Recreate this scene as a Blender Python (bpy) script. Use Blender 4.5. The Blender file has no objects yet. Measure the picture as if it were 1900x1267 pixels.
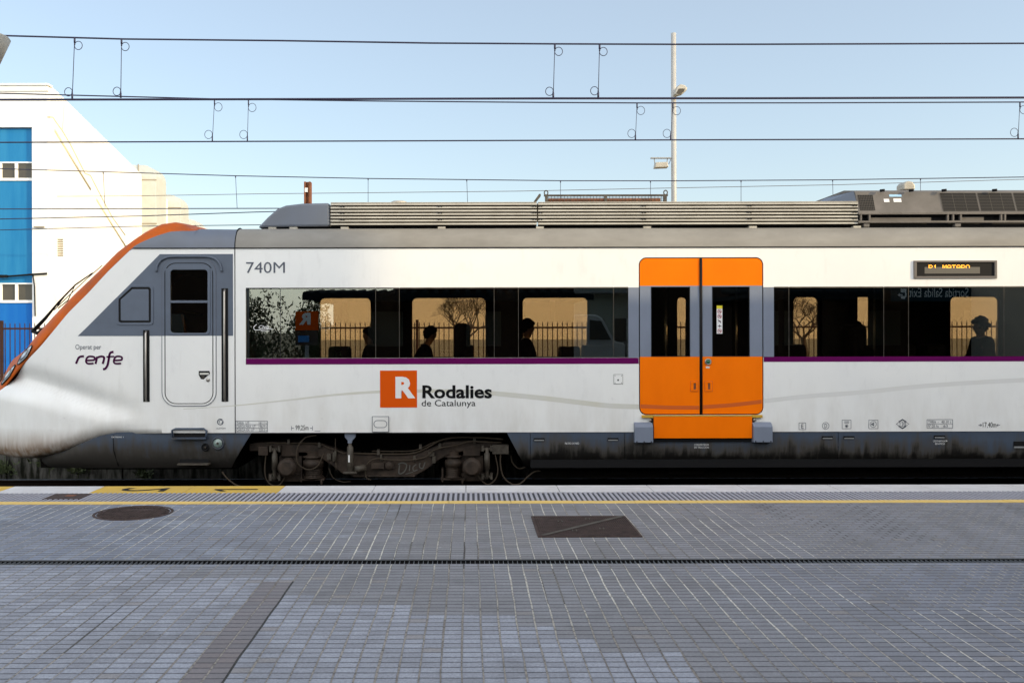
import bpy, bmesh, math, random
from mathutils import Vector, Matrix
random.seed(7)
PI = math.pi
# ------------------------------------------------------------------ camera, sky, sun
F = 1750.0; CX = 871.0; CY = 616.0; H = 2.35          # focal length and principal point in photo pixels; eye height over the rail
ROLL = math.radians(0.12)
SC = bpy.context.scene
COL = SC.collection
cam_d = bpy.data.cameras.new('camera'); cam = bpy.data.objects.new('camera', cam_d); COL.objects.link(cam)
cam_d.sensor_width = 36; cam_d.lens = 36*F/1900
cam_d.shift_x = (950-CX)/1900; cam_d.shift_y = -(633.5-CY)/1900
cam_d.clip_start = 0.05; cam_d.clip_end = 6000
cam.matrix_world = Matrix.Translation((0, 0, H)) @ Matrix.Rotation(PI/2, 4, 'X') @ Matrix.Rotation(-ROLL, 4, 'Z')
SC.camera = cam
AZ = math.radians(66); EL = math.radians(15)           # sun: to the right and behind the camera
SUND = Vector((math.sin(AZ)*math.cos(EL), -math.cos(AZ)*math.cos(EL), math.sin(EL)))
W = bpy.data.worlds.new('World'); SC.world = W; W.use_nodes = True
nt = W.node_tree; bg = nt.nodes['Background']
sky = nt.nodes.new('ShaderNodeTexSky'); sky.sky_type = 'NISHITA'; sky.sun_disc = False
sky.sun_elevation = EL; sky.sun_rotation = math.atan2(SUND.x, SUND.y)
sky.air_density = 1.0; sky.dust_density = 1.2; sky.ozone_density = 1.6; sky.altitude = 0
# thin pale haze over the clear sky, with added brightness behind the camera to fill the shaded train side
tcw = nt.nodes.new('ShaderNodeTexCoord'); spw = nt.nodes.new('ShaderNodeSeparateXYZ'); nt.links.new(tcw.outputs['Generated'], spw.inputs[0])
backfill = nt.nodes.new('ShaderNodeMapRange'); backfill.interpolation_type = 'SMOOTHSTEP'; nt.links.new(spw.outputs[1], backfill.inputs[0])
backfill.inputs[1].default_value = 0.05; backfill.inputs[2].default_value = -0.65; backfill.inputs[3].default_value = 0; backfill.inputs[4].default_value = 6.7
cmb = nt.nodes.new('ShaderNodeVectorMath'); cmb.operation = 'SCALE'; cmb.inputs[0].default_value = (1.0, .95, .86); nt.links.new(backfill.outputs[0], cmb.inputs['Scale'])
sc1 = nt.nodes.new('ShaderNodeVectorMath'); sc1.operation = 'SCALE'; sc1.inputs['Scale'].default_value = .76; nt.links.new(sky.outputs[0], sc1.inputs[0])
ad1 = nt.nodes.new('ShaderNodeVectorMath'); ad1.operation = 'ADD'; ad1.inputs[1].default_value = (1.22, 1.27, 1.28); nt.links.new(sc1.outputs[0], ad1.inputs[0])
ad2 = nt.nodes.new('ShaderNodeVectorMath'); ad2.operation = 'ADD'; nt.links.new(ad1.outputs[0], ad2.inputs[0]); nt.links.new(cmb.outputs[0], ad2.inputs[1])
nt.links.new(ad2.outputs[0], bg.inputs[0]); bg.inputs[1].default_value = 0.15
sl = bpy.data.lights.new('sun', 'SUN'); sl.energy = 2.9; sl.angle = math.radians(0.5); sl.color = (1.0, 0.79, 0.46)
so = bpy.data.objects.new('sun', sl); COL.objects.link(so)
so.rotation_euler = SUND.to_track_quat('Z', 'Y').to_euler()
SC.view_settings.view_transform = 'Standard'; SC.view_settings.look = 'None'; SC.view_settings.gamma = 1
SC.view_settings.exposure = 0.62
SC.cycles.max_bounces = 10; SC.cycles.transparent_max_bounces = 24
SC.cycles.caustics_reflective = False; SC.cycles.caustics_refractive = False

# ------------------------------------------------------------------ pixel helpers (used for measuring, flat planes of constant depth)
def X(px, D): return (px-CX)*D/F
def Z(py, D): return H+(CY-py)*D/F
def PR(px, py, D):                                     # with the camera's roll
    a, b = px-CX, CY-py
    c, s = math.cos(-ROLL), math.sin(-ROLL)
    return Vector(((a*c-b*s)*D/F, D, H+(a*s+b*c)*D/F))
def lerp(tab, x):
    if x <= tab[0][0]: return tab[0][1]
    for (a, b), (c, d) in zip(tab, tab[1:]):
        if x <= c: return b+(d-b)*(x-a)/(c-a)
    return tab[-1][1]

# ------------------------------------------------------------------ materials
def mat(name, col, rough=.5, metal=0, spec=.5, var=None, vscale=3, vamt=.5, stretch=(1, 1, 1), bump=0, bscale=40, thr=(.35, .7), coat=0, emit=None, obj_coords=True):
    m = bpy.data.materials.new(name); m.use_nodes = True
    t = m.node_tree; p = t.nodes['Principled BSDF']
    p.inputs['Base Color'].default_value = (*col, 1); p.inputs['Roughness'].default_value = rough
    p.inputs['Metallic'].default_value = metal; p.inputs['Specular IOR Level'].default_value = spec
    p.inputs['Coat Weight'].default_value = coat
    if emit:
        p.inputs['Emission Color'].default_value = (*emit[:3], 1); p.inputs['Emission Strength'].default_value = emit[3]
    tc = mp = None
    def coords():
        nonlocal tc, mp
        if mp is None:
            tc = t.nodes.new('ShaderNodeTexCoord'); mp = t.nodes.new('ShaderNodeMapping')
            g = t.nodes.new('ShaderNodeNewGeometry')
            t.links.new(g.outputs['Position'], mp.inputs[0]); mp.inputs['Scale'].default_value = stretch
        return mp.outputs[0]
    if var:
        n = t.nodes.new('ShaderNodeTexNoise'); n.inputs['Scale'].default_value = vscale; n.inputs['Detail'].default_value = 8
        n.inputs['Roughness'].default_value = .62
        t.links.new(coords(), n.inputs['Vector'])
        r = t.nodes.new('ShaderNodeMapRange'); r.inputs[1].default_value = thr[0]; r.inputs[2].default_value = thr[1]
        r.inputs[3].default_value = 0; r.inputs[4].default_value = vamt
        t.links.new(n.outputs['Fac'], r.inputs[0])
        mx = t.nodes.new('ShaderNodeMix'); mx.data_type = 'RGBA'
        mx.inputs[6].default_value = (*col, 1); mx.inputs[7].default_value = (*var, 1)
        t.links.new(r.outputs[0], mx.inputs[0]); t.links.new(mx.outputs[2], p.inputs['Base Color'])
    if bump:
        n2 = t.nodes.new('ShaderNodeTexNoise'); n2.inputs['Scale'].default_value = bscale; n2.inputs['Detail'].default_value = 5
        t.links.new(coords(), n2.inputs['Vector'])
        b = t.nodes.new('ShaderNodeBump'); b.inputs['Strength'].default_value = bump; b.inputs['Distance'].default_value = .01
        t.links.new(n2.outputs['Fac'], b.inputs['Height']); t.links.new(b.outputs[0], p.inputs['Normal'])
    return m
def nod(t, kind, **kw):
    n = t.nodes.new(kind)
    for k, v in kw.items():
        if k.startswith('i_'): n.inputs[int(k[2:]) if k[2:].isdigit() else k[2:].replace('_', ' ')].default_value = v
        else: setattr(n, k, v)
    return n
def mth(t, op, a, b=None, c=None, clamp=False):
    n = t.nodes.new('ShaderNodeMath'); n.operation = op; n.use_clamp = clamp
    for i, v in enumerate((a, b, c)):
        if v is None: continue
        if isinstance(v, (int, float)): n.inputs[i].default_value = v
        else: t.links.new(v, n.inputs[i])
    return n.outputs[0]
def mixc(t, f, a, b, mode='MIX'):
    n = t.nodes.new('ShaderNodeMix'); n.data_type = 'RGBA'; n.blend_type = mode
    for i, v in ((0, f), (6, a), (7, b)):
        if isinstance(v, (int, float)): n.inputs[i].default_value = v
        elif isinstance(v, tuple): n.inputs[i].default_value = (*v, 1)
        else: t.links.new(v, n.inputs[i])
    return n.outputs[2]
def ramp(t, v, a, b, lo=0, hi=1):
    n = t.nodes.new('ShaderNodeMapRange'); n.inputs[1].default_value = a; n.inputs[2].default_value = b
    n.inputs[3].default_value = lo; n.inputs[4].default_value = hi; t.links.new(v, n.inputs[0]); return n.outputs[0]
def noise(t, vec, sc, det=6, rough=.6):
    n = t.nodes.new('ShaderNodeTexNoise'); n.inputs['Scale'].default_value = sc; n.inputs['Detail'].default_value = det
    n.inputs['Roughness'].default_value = rough; t.links.new(vec, n.inputs['Vector']); return n.outputs['Fac']
def posn(t, scale=(1, 1, 1), off=(0, 0, 0)):
    g = t.nodes.new('ShaderNodeNewGeometry'); mp = t.nodes.new('ShaderNodeMapping')
    mp.inputs['Scale'].default_value = scale; mp.inputs['Location'].default_value = off
    t.links.new(g.outputs['Position'], mp.inputs[0]); return mp.outputs[0]

def white_paint():
    m = mat('white_train_paint', (.74, .74, .74), rough=.32, spec=.45, coat=.15); t = m.node_tree; p = t.nodes['Principled BSDF']
    f = posn(t); fx = posn(t, (1, 1, .35))
    big = ramp(t, noise(t, f, .9, 5), .35, .75)
    smud = ramp(t, noise(t, fx, 5.0, 9, .68),   .55, .80, 0, .38)
    streak = ramp(t, noise(t, posn(t, (9, 9, .7)), 1.6, 6), .62, .85, 0, .22)
    sep = nod(t, 'ShaderNodeSeparateXYZ'); t.links.new(f, sep.inputs[0])
    low = ramp(t, sep.outputs[2], 1.75, 1.0, 0, 1)                       # road dirt thrown up from the rails
    dirt = mth(t, 'MULTIPLY', ramp(t, noise(t, posn(t, (3, 3, .9)), 1.4, 8), .40, .75), mth(t, 'MULTIPLY', low, .35))
    nose = ramp(t, sep.outputs[2], 1.06, .74, 0, .95)                    # brown grime along the lower lip of the nose
    nosex = ramp(t, sep.outputs[0], -3.9, -4.6)
    nd = mth(t, 'MULTIPLY', mth(t, 'MULTIPLY', nose, nosex), ramp(t, noise(t, posn(t, (11, 11, 1.0)), 1.5, 6), .15, .6, .35, 1))
    scr = ramp(t, noise(t, posn(t, (1, 1, 2.2), (3, 1, 7)), 3.1, 10, .72), .66, .74, 0, .32)
    lower = ramp(t, sep.outputs[2], 1.9, 1.7, 0, 1)
    scr = mth(t, 'MULTIPLY', scr, lower)
    c = mixc(t, big, (.82, .82, .805), (.76, .765, .765))
    c = mixc(t, smud, c, (.55, .55, .55)); c = mixc(t, streak, c, (.56, .54, .50))
    c = mixc(t, scr, c, (.34, .31, .34))
    c = mixc(t, dirt, c, (.42, .37, .30)); c = mixc(t, nd, c, (.20, .115, .055))
    t.links.new(c, p.inputs['Base Color'])
    b = nod(t, 'ShaderNodeBump', i_Strength=.30, i_Distance=.01); t.links.new(noise(t, posn(t, (1, 1, .45)), 1.5, 3), b.inputs['Height'])
    t.links.new(b.outputs[0], p.inputs['Normal'])
    return m
def skirt_paint():
    m = mat('grey_skirt_paint', (.12, .14, .18), rough=.45); t = m.node_tree; p = t.nodes['Principled BSDF']
    f = posn(t); sep = nod(t, 'ShaderNodeSeparateXYZ'); t.links.new(f, sep.inputs[0])
    st = noise(t, posn(t, (7, 7, .8)), 1.8, 8); bl = noise(t, posn(t, (1, 1, 1.5)), 1.1, 6)
    h = mth(t, 'ADD', sep.outputs[2], mth(t, 'MULTIPLY', mth(t, 'SUBTRACT', bl, .5), .55))
    h = mth(t, 'ADD', h, mth(t, 'MULTIPLY', mth(t, 'SUBTRACT', st, .5), .55))
    c = mixc(t, ramp(t, bl, .35, .7), (.042, .060, .095), (.060, .080, .115))
    c = mixc(t, ramp(t, h, .93, .74, 0, .9), c, (.058, .050, .040))
    lowdark = mth(t, 'MULTIPLY', ramp(t, h, .76, .64, 0, .97), ramp(t, sep.outputs[0], -4.2, -1.5, .25, 1))  # near-black towards the lower edge, weaker at the nose end
    c = mixc(t, lowdark, c, (.004, .0035, .003))
    t.links.new(c, p.inputs['Base Color']); return m
def orange_paint():
    m = mat('orange_door_paint', (.95, .185, .0), rough=.42, spec=.12, var=(.82, .145, .0), vscale=2.2, vamt=.55, stretch=(1, 1, .6))
    return m
def glass(name, tint, refl, rough=0.0, wav=0.03):
    m = bpy.data.materials.new(name); m.use_nodes = True; t = m.node_tree; t.nodes.clear()
    o = t.nodes.new('ShaderNodeOutputMaterial'); mx = t.nodes.new('ShaderNodeMixShader')
    tr = t.nodes.new('ShaderNodeBsdfTransparent'); gl = t.nodes.new('ShaderNodeBsdfGlossy')
    tr.inputs[0].default_value = (*tint, 1); gl.inputs[0].default_value = (.88, 1, 1, 1); gl.inputs['Roughness'].default_value = rough
    if wav:
        b = nod(t, 'ShaderNodeBump', i_Strength=wav, i_Distance=.02)
        t.links.new(noise(t, posn(t, (1, 1, .5)), 2.6, 2), b.inputs['Height']); t.links.new(b.outputs[0], gl.inputs['Normal'])
    mx.inputs[0].default_value = refl
    t.links.new(tr.outputs[0], mx.inputs[1]); t.links.new(gl.outputs[0], mx.inputs[2]); t.links.new(mx.outputs[0], o.inputs[0])
    return m
def paving():
    m = mat('concrete_block_paving', (.3, .3, .3), rough=.8); t = m.node_tree; p = t.nodes['Principled BSDF']
    BW, RH = .1028, .0715; X0 = -.761
    warp = noise(t, posn(t), 2.3, 3); f0 = posn(t)
    wv = nod(t, 'ShaderNodeTexNoise', i_Scale=1.7); t.links.new(f0, wv.inputs['Vector'])
    ws = nod(t, 'ShaderNodeVectorMath', operation='SUBTRACT'); t.links.new(wv.outputs['Color'], ws.inputs[0]); ws.inputs[1].default_value = (.5, .5, .5)
    wm = nod(t, 'ShaderNodeVectorMath', operation='SCALE'); t.links.new(ws.outputs[0], wm.inputs[0]); wm.inputs['Scale'].default_value = .022
    wa = nod(t, 'ShaderNodeVectorMath', operation='ADD'); t.links.new(f0, wa.inputs[0]); t.links.new(wm.outputs[0], wa.inputs[1])
    wo = nod(t, 'ShaderNodeVectorMath', operation='ADD'); t.links.new(wa.outputs[0], wo.inputs[0]); wo.inputs[1].default_value = (-X0+BW*400, RH*400, 0)
    sep = nod(t, 'ShaderNodeSeparateXYZ'); t.links.new(wo.outputs[0], sep.inputs[0])
    sw = nod(t, 'ShaderNodeSeparateXYZ'); t.links.new(f0, sw.inputs[0])
    # staggered rows on the right side of the strip beyond the drain
    row3 = mth(t, 'FLOOR', mth(t, 'DIVIDE', sep.outputs[1], RH))
    stg = mth(t, 'MULTIPLY', mth(t, 'FLOORED_MODULO', row3, 2.0), BW*.5)
    zone = mth(t, 'MULTIPLY', mth(t, 'GREATER_THAN', mth(t, 'ADD', sw.outputs[0], mth(t, 'MULTIPLY', warp, .8)), 2.9), mth(t, 'GREATER_THAN', sw.outputs[1], 5.6))
    xx = mth(t, 'ADD', sep.outputs[0], mth(t, 'MULTIPLY', stg, zone))
    fx = mth(t, 'FLOORED_MODULO', xx, BW); fy = mth(t, 'FLOORED_MODULO', sep.outputs[1], RH)
    dx = mth(t, 'MINIMUM', fx, mth(t, 'SUBTRACT', BW, fx)); dy = mth(t, 'MINIMUM', fy, mth(t, 'SUBTRACT', RH, fy))
    nf = noise(t, posn(t), 30, 4)
    jw = mth(t, 'MULTIPLY', ramp(t, noise(t, posn(t, (1, .2, 1)), 6, 3), .3, .7, .0022, .0062), mth(t, 'ADD', .5, nf))
    jx = ramp(t, mth(t, 'SUBTRACT', dx, jw), 0.0015, -.001)
    jy = ramp(t, mth(t, 'SUBTRACT', dy, mth(t, 'MULTIPLY', nf, .0062)), 0.0022, -.0015)
    # per block and per 2x3 tile colours
    cx = mth(t, 'FLOOR', mth(t, 'DIVIDE', xx, BW)); cy = row3
    def wn(a, b):
        cb = nod(t, 'ShaderNodeCombineXYZ'); t.links.new(a, cb.inputs[0]); t.links.new(b, cb.inputs[1])
        w = nod(t, 'ShaderNodeTexWhiteNoise'); w.noise_dimensions = '2D'; t.links.new(cb.outputs[0], w.inputs['Vector']); return w.outputs['Value']
    tx = mth(t, 'FLOOR', mth(t, 'DIVIDE', xx, BW*2)); ty = mth(t, 'FLOOR', mth(t, 'DIVIDE', sep.outputs[1], RH*3))
    wb, wt = wn(cx, cy), wn(tx, ty)
    xq = mth(t, 'SUBTRACT', mth(t, 'MULTIPLY', tx, BW*2), BW*400-X0); yq = mth(t, 'SUBTRACT', mth(t, 'MULTIPLY', ty, RH*3), RH*400)
    # older, paler blocks towards the near left; stepped boundary
    edge = mth(t, 'ADD', mth(t, 'ADD', yq, mth(t, 'MULTIPLY', xq, .55)), mth(t, 'MULTIPLY', wn(tx, tx), .28))
    newz = mth(t, 'LESS_THAN', edge, 5.42)
    leftz = mth(t, 'MULTIPLY', mth(t, 'LESS_THAN', xq, -1.2), mth(t, 'LESS_THAN', yq, 6.2))
    pale = mth(t, 'MULTIPLY', mth(t, 'MAXIMUM', newz, leftz), mth(t, 'LESS_THAN', xq, .9))
    band = mth(t, 'MULTIPLY', mth(t, 'MULTIPLY', mth(t, 'GREATER_THAN', xx, BW*400-X0-1.3785-.003), mth(t, 'LESS_THAN', xx, BW*400-X0-1.1715)), mth(t, 'LESS_THAN', sw.outputs[1], 6.26))
    lx, ly = sw.outputs[0], sw.outputs[1]
    n1 = noise(t, posn(t, (1, 1, 1), (4, 1, 0)), .9, 5); n2 = noise(t, posn(t, (1, .7, 1), (7, 3, 0)), 2.4, 7, .68)
    lxn = mth(t, 'ADD', lx, mth(t, 'MULTIPLY', mth(t, 'SUBTRACT', n1, .5), 2.2))
    mid = mixc(t, ramp(t, lxn, .9, 3.4), (.275, .268, .275), (.225, .240, .295))
    base = mixc(t, pale, mid, (.43, .445, .505))
    base = mixc(t, band, base, (.235, .195, .188))
    fl = mth(t, 'MULTIPLY', ramp(t, lxn, -.4, -2.6), ramp(t, ly, 6.45, 6.75))
    base = mixc(t, fl, base, (.265, .295, .37))
    fr = mth(t, 'MULTIPLY', ramp(t, ly, 6.7, 6.9), ramp(t, lxn, -1.6, .2, 0, .5)); base = mixc(t, fr, base, (.295, .275, .262))
    base = mixc(t, mth(t, 'MULTIPLY', wb, .46), base, (.140, .137, .145)); base = mixc(t, mth(t, 'MULTIPLY', wt, .30), base, (.34, .345, .38))
    warm = mth(t, 'MULTIPLY', mth(t, 'GREATER_THAN', wb, .988), .5); base = mixc(t, warm, base, (.36, .315, .28))
    base = mixc(t, ramp(t, n2, .48, .72, 0, .50), base, (.120, .112, .110))                       # trodden dirt in cloudy patches
    base = mixc(t, ramp(t, noise(t, posn(t), 60, 6, .8), .38, .66, 0, .60), base, (.13, .128, .138))
    st = ramp(t, noise(t, posn(t, (1, 1.6, 1), (2, 5, 0)), 1.9, 9, .78), .54, .72, 0, .85)
    lz = mth(t, 'MULTIPLY', ramp(t, lx, 0.2, -1.4), ramp(t, ly, 6.3, 7.0)); base = mixc(t, mth(t, 'MULTIPLY', st, lz), base, (.46, .50, .56))
    scf = ramp(t, noise(t, posn(t, (1.2, 5, 1), (1, 9, 0)), 3.2, 9, .8), .66, .76, 0, .5); base = mixc(t, scf, base, (.42, .42, .44))
    edg = mth(t, 'MINIMUM', ramp(t, dy, .002, .013, .78, 1.0), ramp(t, dx, .003, .014, .85, 1.0))
    ed = nod(t, 'ShaderNodeVectorMath', operation='SCALE'); t.links.new(base, ed.inputs[0]); t.links.new(edg, ed.inputs['Scale']); base = ed.outputs[0]
    sand = ramp(t, noise(t, posn(t, (1.0, .35, 1), (9, 2, 0)), 1.9, 5), .34, .56)
    nearj = mth(t, 'MULTIPLY', ramp(t, mth(t, 'ADD', ly, mth(t, 'MULTIPLY', lx, .55)), 5.2, 6.6, .30, 1.0), mth(t, 'SUBTRACT', 1.0, mth(t, 'MULTIPLY', zone, .55)))
    jc = mixc(t, mth(t, 'MULTIPLY', sand, nearj), (.17, .14, .115), (.72, .67, .58))
    jc = mixc(t, ramp(t, noise(t, posn(t), 38, 5, .7), .48, .62, 0, .75), jc, (.045, .038, .032))
    c = mixc(t, mth(t, 'MULTIPLY', jy, .95), base, (.032, .030, .038))
    c = mixc(t, mth(t, 'MULTIPLY', jx, .92), c, jc)
    # worn open joints between some tiles, chewing gum and pits
    crk = mth(t, 'MULTIPLY', mth(t, 'MULTIPLY', jx, mth(t, 'GREATER_THAN', wn(tx, mth(t, 'FLOOR', mth(t, 'DIVIDE', ty, 4.0))), .93)), .75)
    c = mixc(t, crk, c, (.015, .013, .012))
    bedge = mth(t, 'MULTIPLY', mth(t, 'LESS_THAN', mth(t, 'ABSOLUTE', mth(t, 'SUBTRACT', xx, BW*400-X0-1.172)), .0065), mth(t, 'LESS_THAN', ly, 6.26)); c = mixc(t, mth(t, 'MULTIPLY', bedge, .9), c, (.012, .012, .010))
    spots = nod(t, 'ShaderNodeTexVoronoi', i_Scale=3.3); t.links.new(f0, spots.inputs['Vector'])
    c = mixc(t, ramp(t, spots.outputs['Distance'], .024, .016, 0, .8), c, (.05, .045, .04))
    sp2 = nod(t, 'ShaderNodeTexVoronoi', i_Scale=2.1); t.links.new(posn(t, (1, 1, 1), (5, 8, 0)), sp2.inputs['Vector'])
    c = mixc(t, ramp(t, sp2.outputs['Distance'], .03, .02, 0, .5), c, (.46, .45, .44))
    t.links.new(c, p.inputs['Base Color'])
    hgt = mth(t, 'SUBTRACT', 1.0, mth(t, 'MAXIMUM', jx, jy))
    hgt = mth(t, 'ADD', hgt, mth(t, 'MULTIPLY', noise(t, posn(t), 55, 5), .35)); hgt = mth(t, 'ADD', hgt, mth(t, 'MULTIPLY', wb, .5))
    b = nod(t, 'ShaderNodeBump', i_Strength=.65, i_Distance=.006); t.links.new(hgt, b.inputs['Height']); t.links.new(b.outputs[0], p.inputs['Normal'])
    return m
M = {}
M['white'] = white_paint(); M['skirt'] = skirt_paint(); M['orange'] = orange_paint()
M['nose_orange'] = mat('weathered_orange_paint', (.54, .105, .008), rough=.5, spec=.15, var=(.27, .08, .035), vscale=3, vamt=.8)
M['grey'] = mat('grey_paint', (.105, .130, .178), rough=.42, spec=.35, var=(.08, .095, .125), vscale=2.5, vamt=.6)
M['lgrey'] = mat('pale_grey_paint', (.19, .218, .285), rough=.45, spec=.3, var=(.15, .175, .225), vscale=2, vamt=.5)
M['roofgrey'] = mat('dusty_roof_paint', (.265, .252, .228), rough=.5, spec=.35, var=(.18, .168, .15), vscale=2.2, vamt=.8, stretch=(.6, 1, 1.5))
M['roofdark'] = mat('bluish_roof_paint', (.135, .155, .20), rough=.45, var=(.12, .13, .15), vscale=2.5, vamt=.6)
M['alu'] = mat('dusty_aluminium', (.45, .425, .37), rough=.5, metal=.15, var=(.28, .255, .21), vscale=2.5, vamt=.6)
M['acbox'] = mat('dusty_roof_unit', (.155, .14, .13), rough=.6, spec=.3, var=(.085, .078, .07), vscale=3, vamt=.7)
M['black'] = mat('black_rubber', (.006, .006, .007), rough=.6, spec=.2)
M['blackgloss'] = mat('black_enamel', (.01, .01, .012), rough=.15)
M['dark'] = mat('dark_underframe', (.004, .0035, .003), rough=.9, spec=.1, var=(.009, .007, .005), vscale=6)
M['grime'] = mat('brown_greasy_steel', (.050, .034, .024), rough=.65, spec=.3, var=(.009, .006, .0045), vscale=8, vamt=.9, bump=.4)
M['grime2'] = mat('grey_greasy_steel', (.085, .073, .058), rough=.55, spec=.35, var=(.020, .015, .010), vscale=9, vamt=.9, bump=.4)
M['cable'] = mat('dusty_cable', (.055, .042, .03), rough=.8, spec=.2)
M['steel'] = mat('bare_steel', (.45, .43, .40), rough=.35, metal=.8, var=(.28, .24, .2), vscale=8)
M['railtop'] = mat('rail_steel', (.30, .33, .38), rough=.3, metal=.8)
M['rust'] = mat('rusty_steel', (.23, .075, .028), rough=.8, var=(.10, .04, .02), vscale=14, vamt=.9)
M['purple'] = mat('purple_stripe_film', (.115, .002, .080), rough=.5, spec=.08, var=(.085, .002, .062), vscale=4)
M['logo_orange'] = mat('orange_film', (.66, .085, .002), rough=.5, spec=.08)
M['film_black'] = mat('black_lettering', (.006, .006, .007), rough=.6, spec=.1)
M['film_grey'] = mat('grey_lettering', (.11, .12, .15), rough=.6, spec=.1)
M['film_purple'] = mat('purple_lettering', (.05, .002, .04), rough=.6, spec=.1)
M['film_white'] = mat('white_film', (.75, .75, .75), rough=.4)
M['film_cream'] = mat('faded_beige_film', (.60, .585, .51), rough=.5, var=(.62, .62, .60), vscale=3, vamt=.8)
M['film_cream2'] = mat('pale_beige_film', (.665, .66, .64), rough=.5, var=(.68, .68, .68), vscale=3, vamt=.8)
M['film_dorange'] = mat('darker_orange_film', (.58, .105, .01), rough=.4)
M['blindglass'] = mat('dusty_office_window', (.085, .08, .065), rough=.3, spec=.3, var=(.05, .045, .04), vscale=1.5)
M['house'] = mat('dark_brick_house', (.035, .020, .014), rough=.95, spec=.1, var=(.05, .035, .025), vscale=1.2)
M['railside'] = mat('dark_rail_web', (.012, .008, .006), rough=.9, spec=.1)
M['yellow'] = mat('yellow_paint', (.62, .36, .02), rough=.5, var=(.40, .25, .05), vscale=7, vamt=.7)
M['glass'] = glass('tinted_window_glass', (.66, .61, .525), .135, wav=.0025)
M['glassfar'] = glass('far_side_glass', (.97, .95, .91), .05, wav=0)
M['grillebar'] = mat('grille_bar', (.10, .09, .08), rough=.7, spec=.2)
M['vanwhite'] = mat('white_van_paint', (.75, .75, .72), rough=.4)
M['facade'] = mat('pale_green_facade', (.42, .43, .36), rough=.9, var=(.34, .35, .30), vscale=1)
M['drainmetal'] = mat('dull_drain_metal', (.16, .17, .18), rough=.7, metal=.2)
M['walltrim'] = mat('cream_wall_trim', (.62, .56, .44), rough=.9)
M['lamp'] = mat('lamp_glass', (.55, .60, .66), rough=.12, coat=.6, var=(.4, .44, .5), vscale=9)
M['ws'] = mat('windscreen_glass', (.05, .06, .06), rough=.05, coat=1)
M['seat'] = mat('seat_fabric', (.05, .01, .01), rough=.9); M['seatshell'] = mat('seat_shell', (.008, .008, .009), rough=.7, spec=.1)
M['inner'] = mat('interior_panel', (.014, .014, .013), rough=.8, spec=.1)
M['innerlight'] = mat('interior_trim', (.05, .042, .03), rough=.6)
M['skin'] = mat('skin', (.16, .085, .055), rough=.6); M['hair'] = mat('dark_hair', (.005, .004, .004), rough=.9, spec=.1, bump=.8, bscale=120)
M['coat'] = mat('dark_coat', (.005, .005, .006), rough=1, spec=.05)
M['edge'] = mat('pale_edge_stone', (.62, .60, .60), rough=.75, var=(.48, .45, .43), vscale=5, vamt=.7, bump=.15)
M['edgeyellow'] = mat('yellow_edge_stone', (.64, .41, .075), rough=.8, spec=.1, var=(.50, .35, .12), vscale=5, vamt=.7, bump=.15)
M['line'] = mat('yellow_platform_line', (.80, .54, .16), rough=.75, spec=.1, var=(.62, .46, .20), vscale=12, vamt=.7)
M['tactile'] = mat('ribbed_warning_tile', (.38, .37, .41), rough=.75, var=(.30, .29, .32), vscale=6, vamt=.6, bump=.2)
M['tgap'] = mat('ribbed_tile_groove', (.075, .075, .085), rough=.9, var=(.045, .045, .05), vscale=20)
M['iron'] = mat('rusty_cast_iron', (.085, .056, .048), rough=.8, spec=.25, var=(.018, .013, .012), vscale=14, vamt=.8, bump=.5, bscale=90)
M['galv'] = mat('galvanised_steel', (.30, .31, .32), rough=.55, metal=.4, var=(.17, .17, .17), vscale=5)
M['wire'] = mat('overhead_wire', (.014, .014, .045), rough=.6)
M['wirebrown'] = mat('copper_wire', (.07, .045, .035), rough=.6)
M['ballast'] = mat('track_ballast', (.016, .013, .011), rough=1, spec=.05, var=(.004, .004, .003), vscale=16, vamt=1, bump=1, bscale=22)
M['dirtwall'] = mat('stained_concrete', (.13, .125, .115), rough=.95, spec=.1, var=(.012, .013, .009), vscale=3.5, vamt=1, stretch=(2.5, 1, .5), thr=(.35, .6), bump=.5)
M['ground'] = mat('dry_ground', (.13, .115, .09), rough=1, var=(.07, .075, .04), vscale=.6, vamt=.9, bump=.4)
M['wwall'] = mat('white_render', (.86, .87, .88), rough=.85, var=(.76, .75, .70), vscale=.8, vamt=.6, stretch=(1, 1, .3))
M['blue'] = mat('blue_panel_paint', (.004, .115, .46), rough=.6, spec=.2, var=(.012, .16, .50), vscale=1.2, vamt=.8, stretch=(3, 1, .3))
M['bluelight'] = mat('sky_blue_panel_paint', (.010, .165, .40), rough=.6, spec=.2, var=(.03, .23, .46), vscale=1.2, vamt=.8, stretch=(3, 1, .3))
M['beige'] = mat('beige_render', (.80, .64, .44), rough=.9, var=(.72, .57, .39), vscale=.7, vamt=.6)
M['plinth'] = mat('plinth_render', (.30, .26, .20), rough=.9, var=(.22, .2, .16), vscale=1, vamt=.6)
M['duct'] = mat('galvanised_duct', (.50, .52, .50), rough=.6, metal=.1, var=(.42, .43, .40), vscale=2, vamt=.7)
M['fence'] = mat('brown_fence_paint', (.05, .022, .016), rough=.7, spec=.2, var=(.03, .015, .01), vscale=9)
M['bark'] = mat('bark', (.075, .05, .032), rough=.95, var=(.04, .03, .02), vscale=12)
M['leaf'] = mat('dark_foliage', (.035, .055, .018), rough=.7, var=(.075, .085, .03), vscale=3, vamt=1)
M['brick'] = mat('brown_station_render', (.030, .016, .013), rough=.95, spec=.1, var=(.02, .012, .01), vscale=2)
M['blocker'] = mat('shade_block_render', (.35, .31, .27), rough=.9, var=(.3, .26, .22), vscale=.7)
M['tile'] = mat('roof_tiles', (.010, .014, .018), rough=.95, spec=.1)
M['signteal'] = mat('dark_teal_sign', (.010, .035, .05), rough=.8, spec=.1); M['signtext'] = mat('pale_sign_lettering', (.85, .9, .95), rough=.6)
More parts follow.
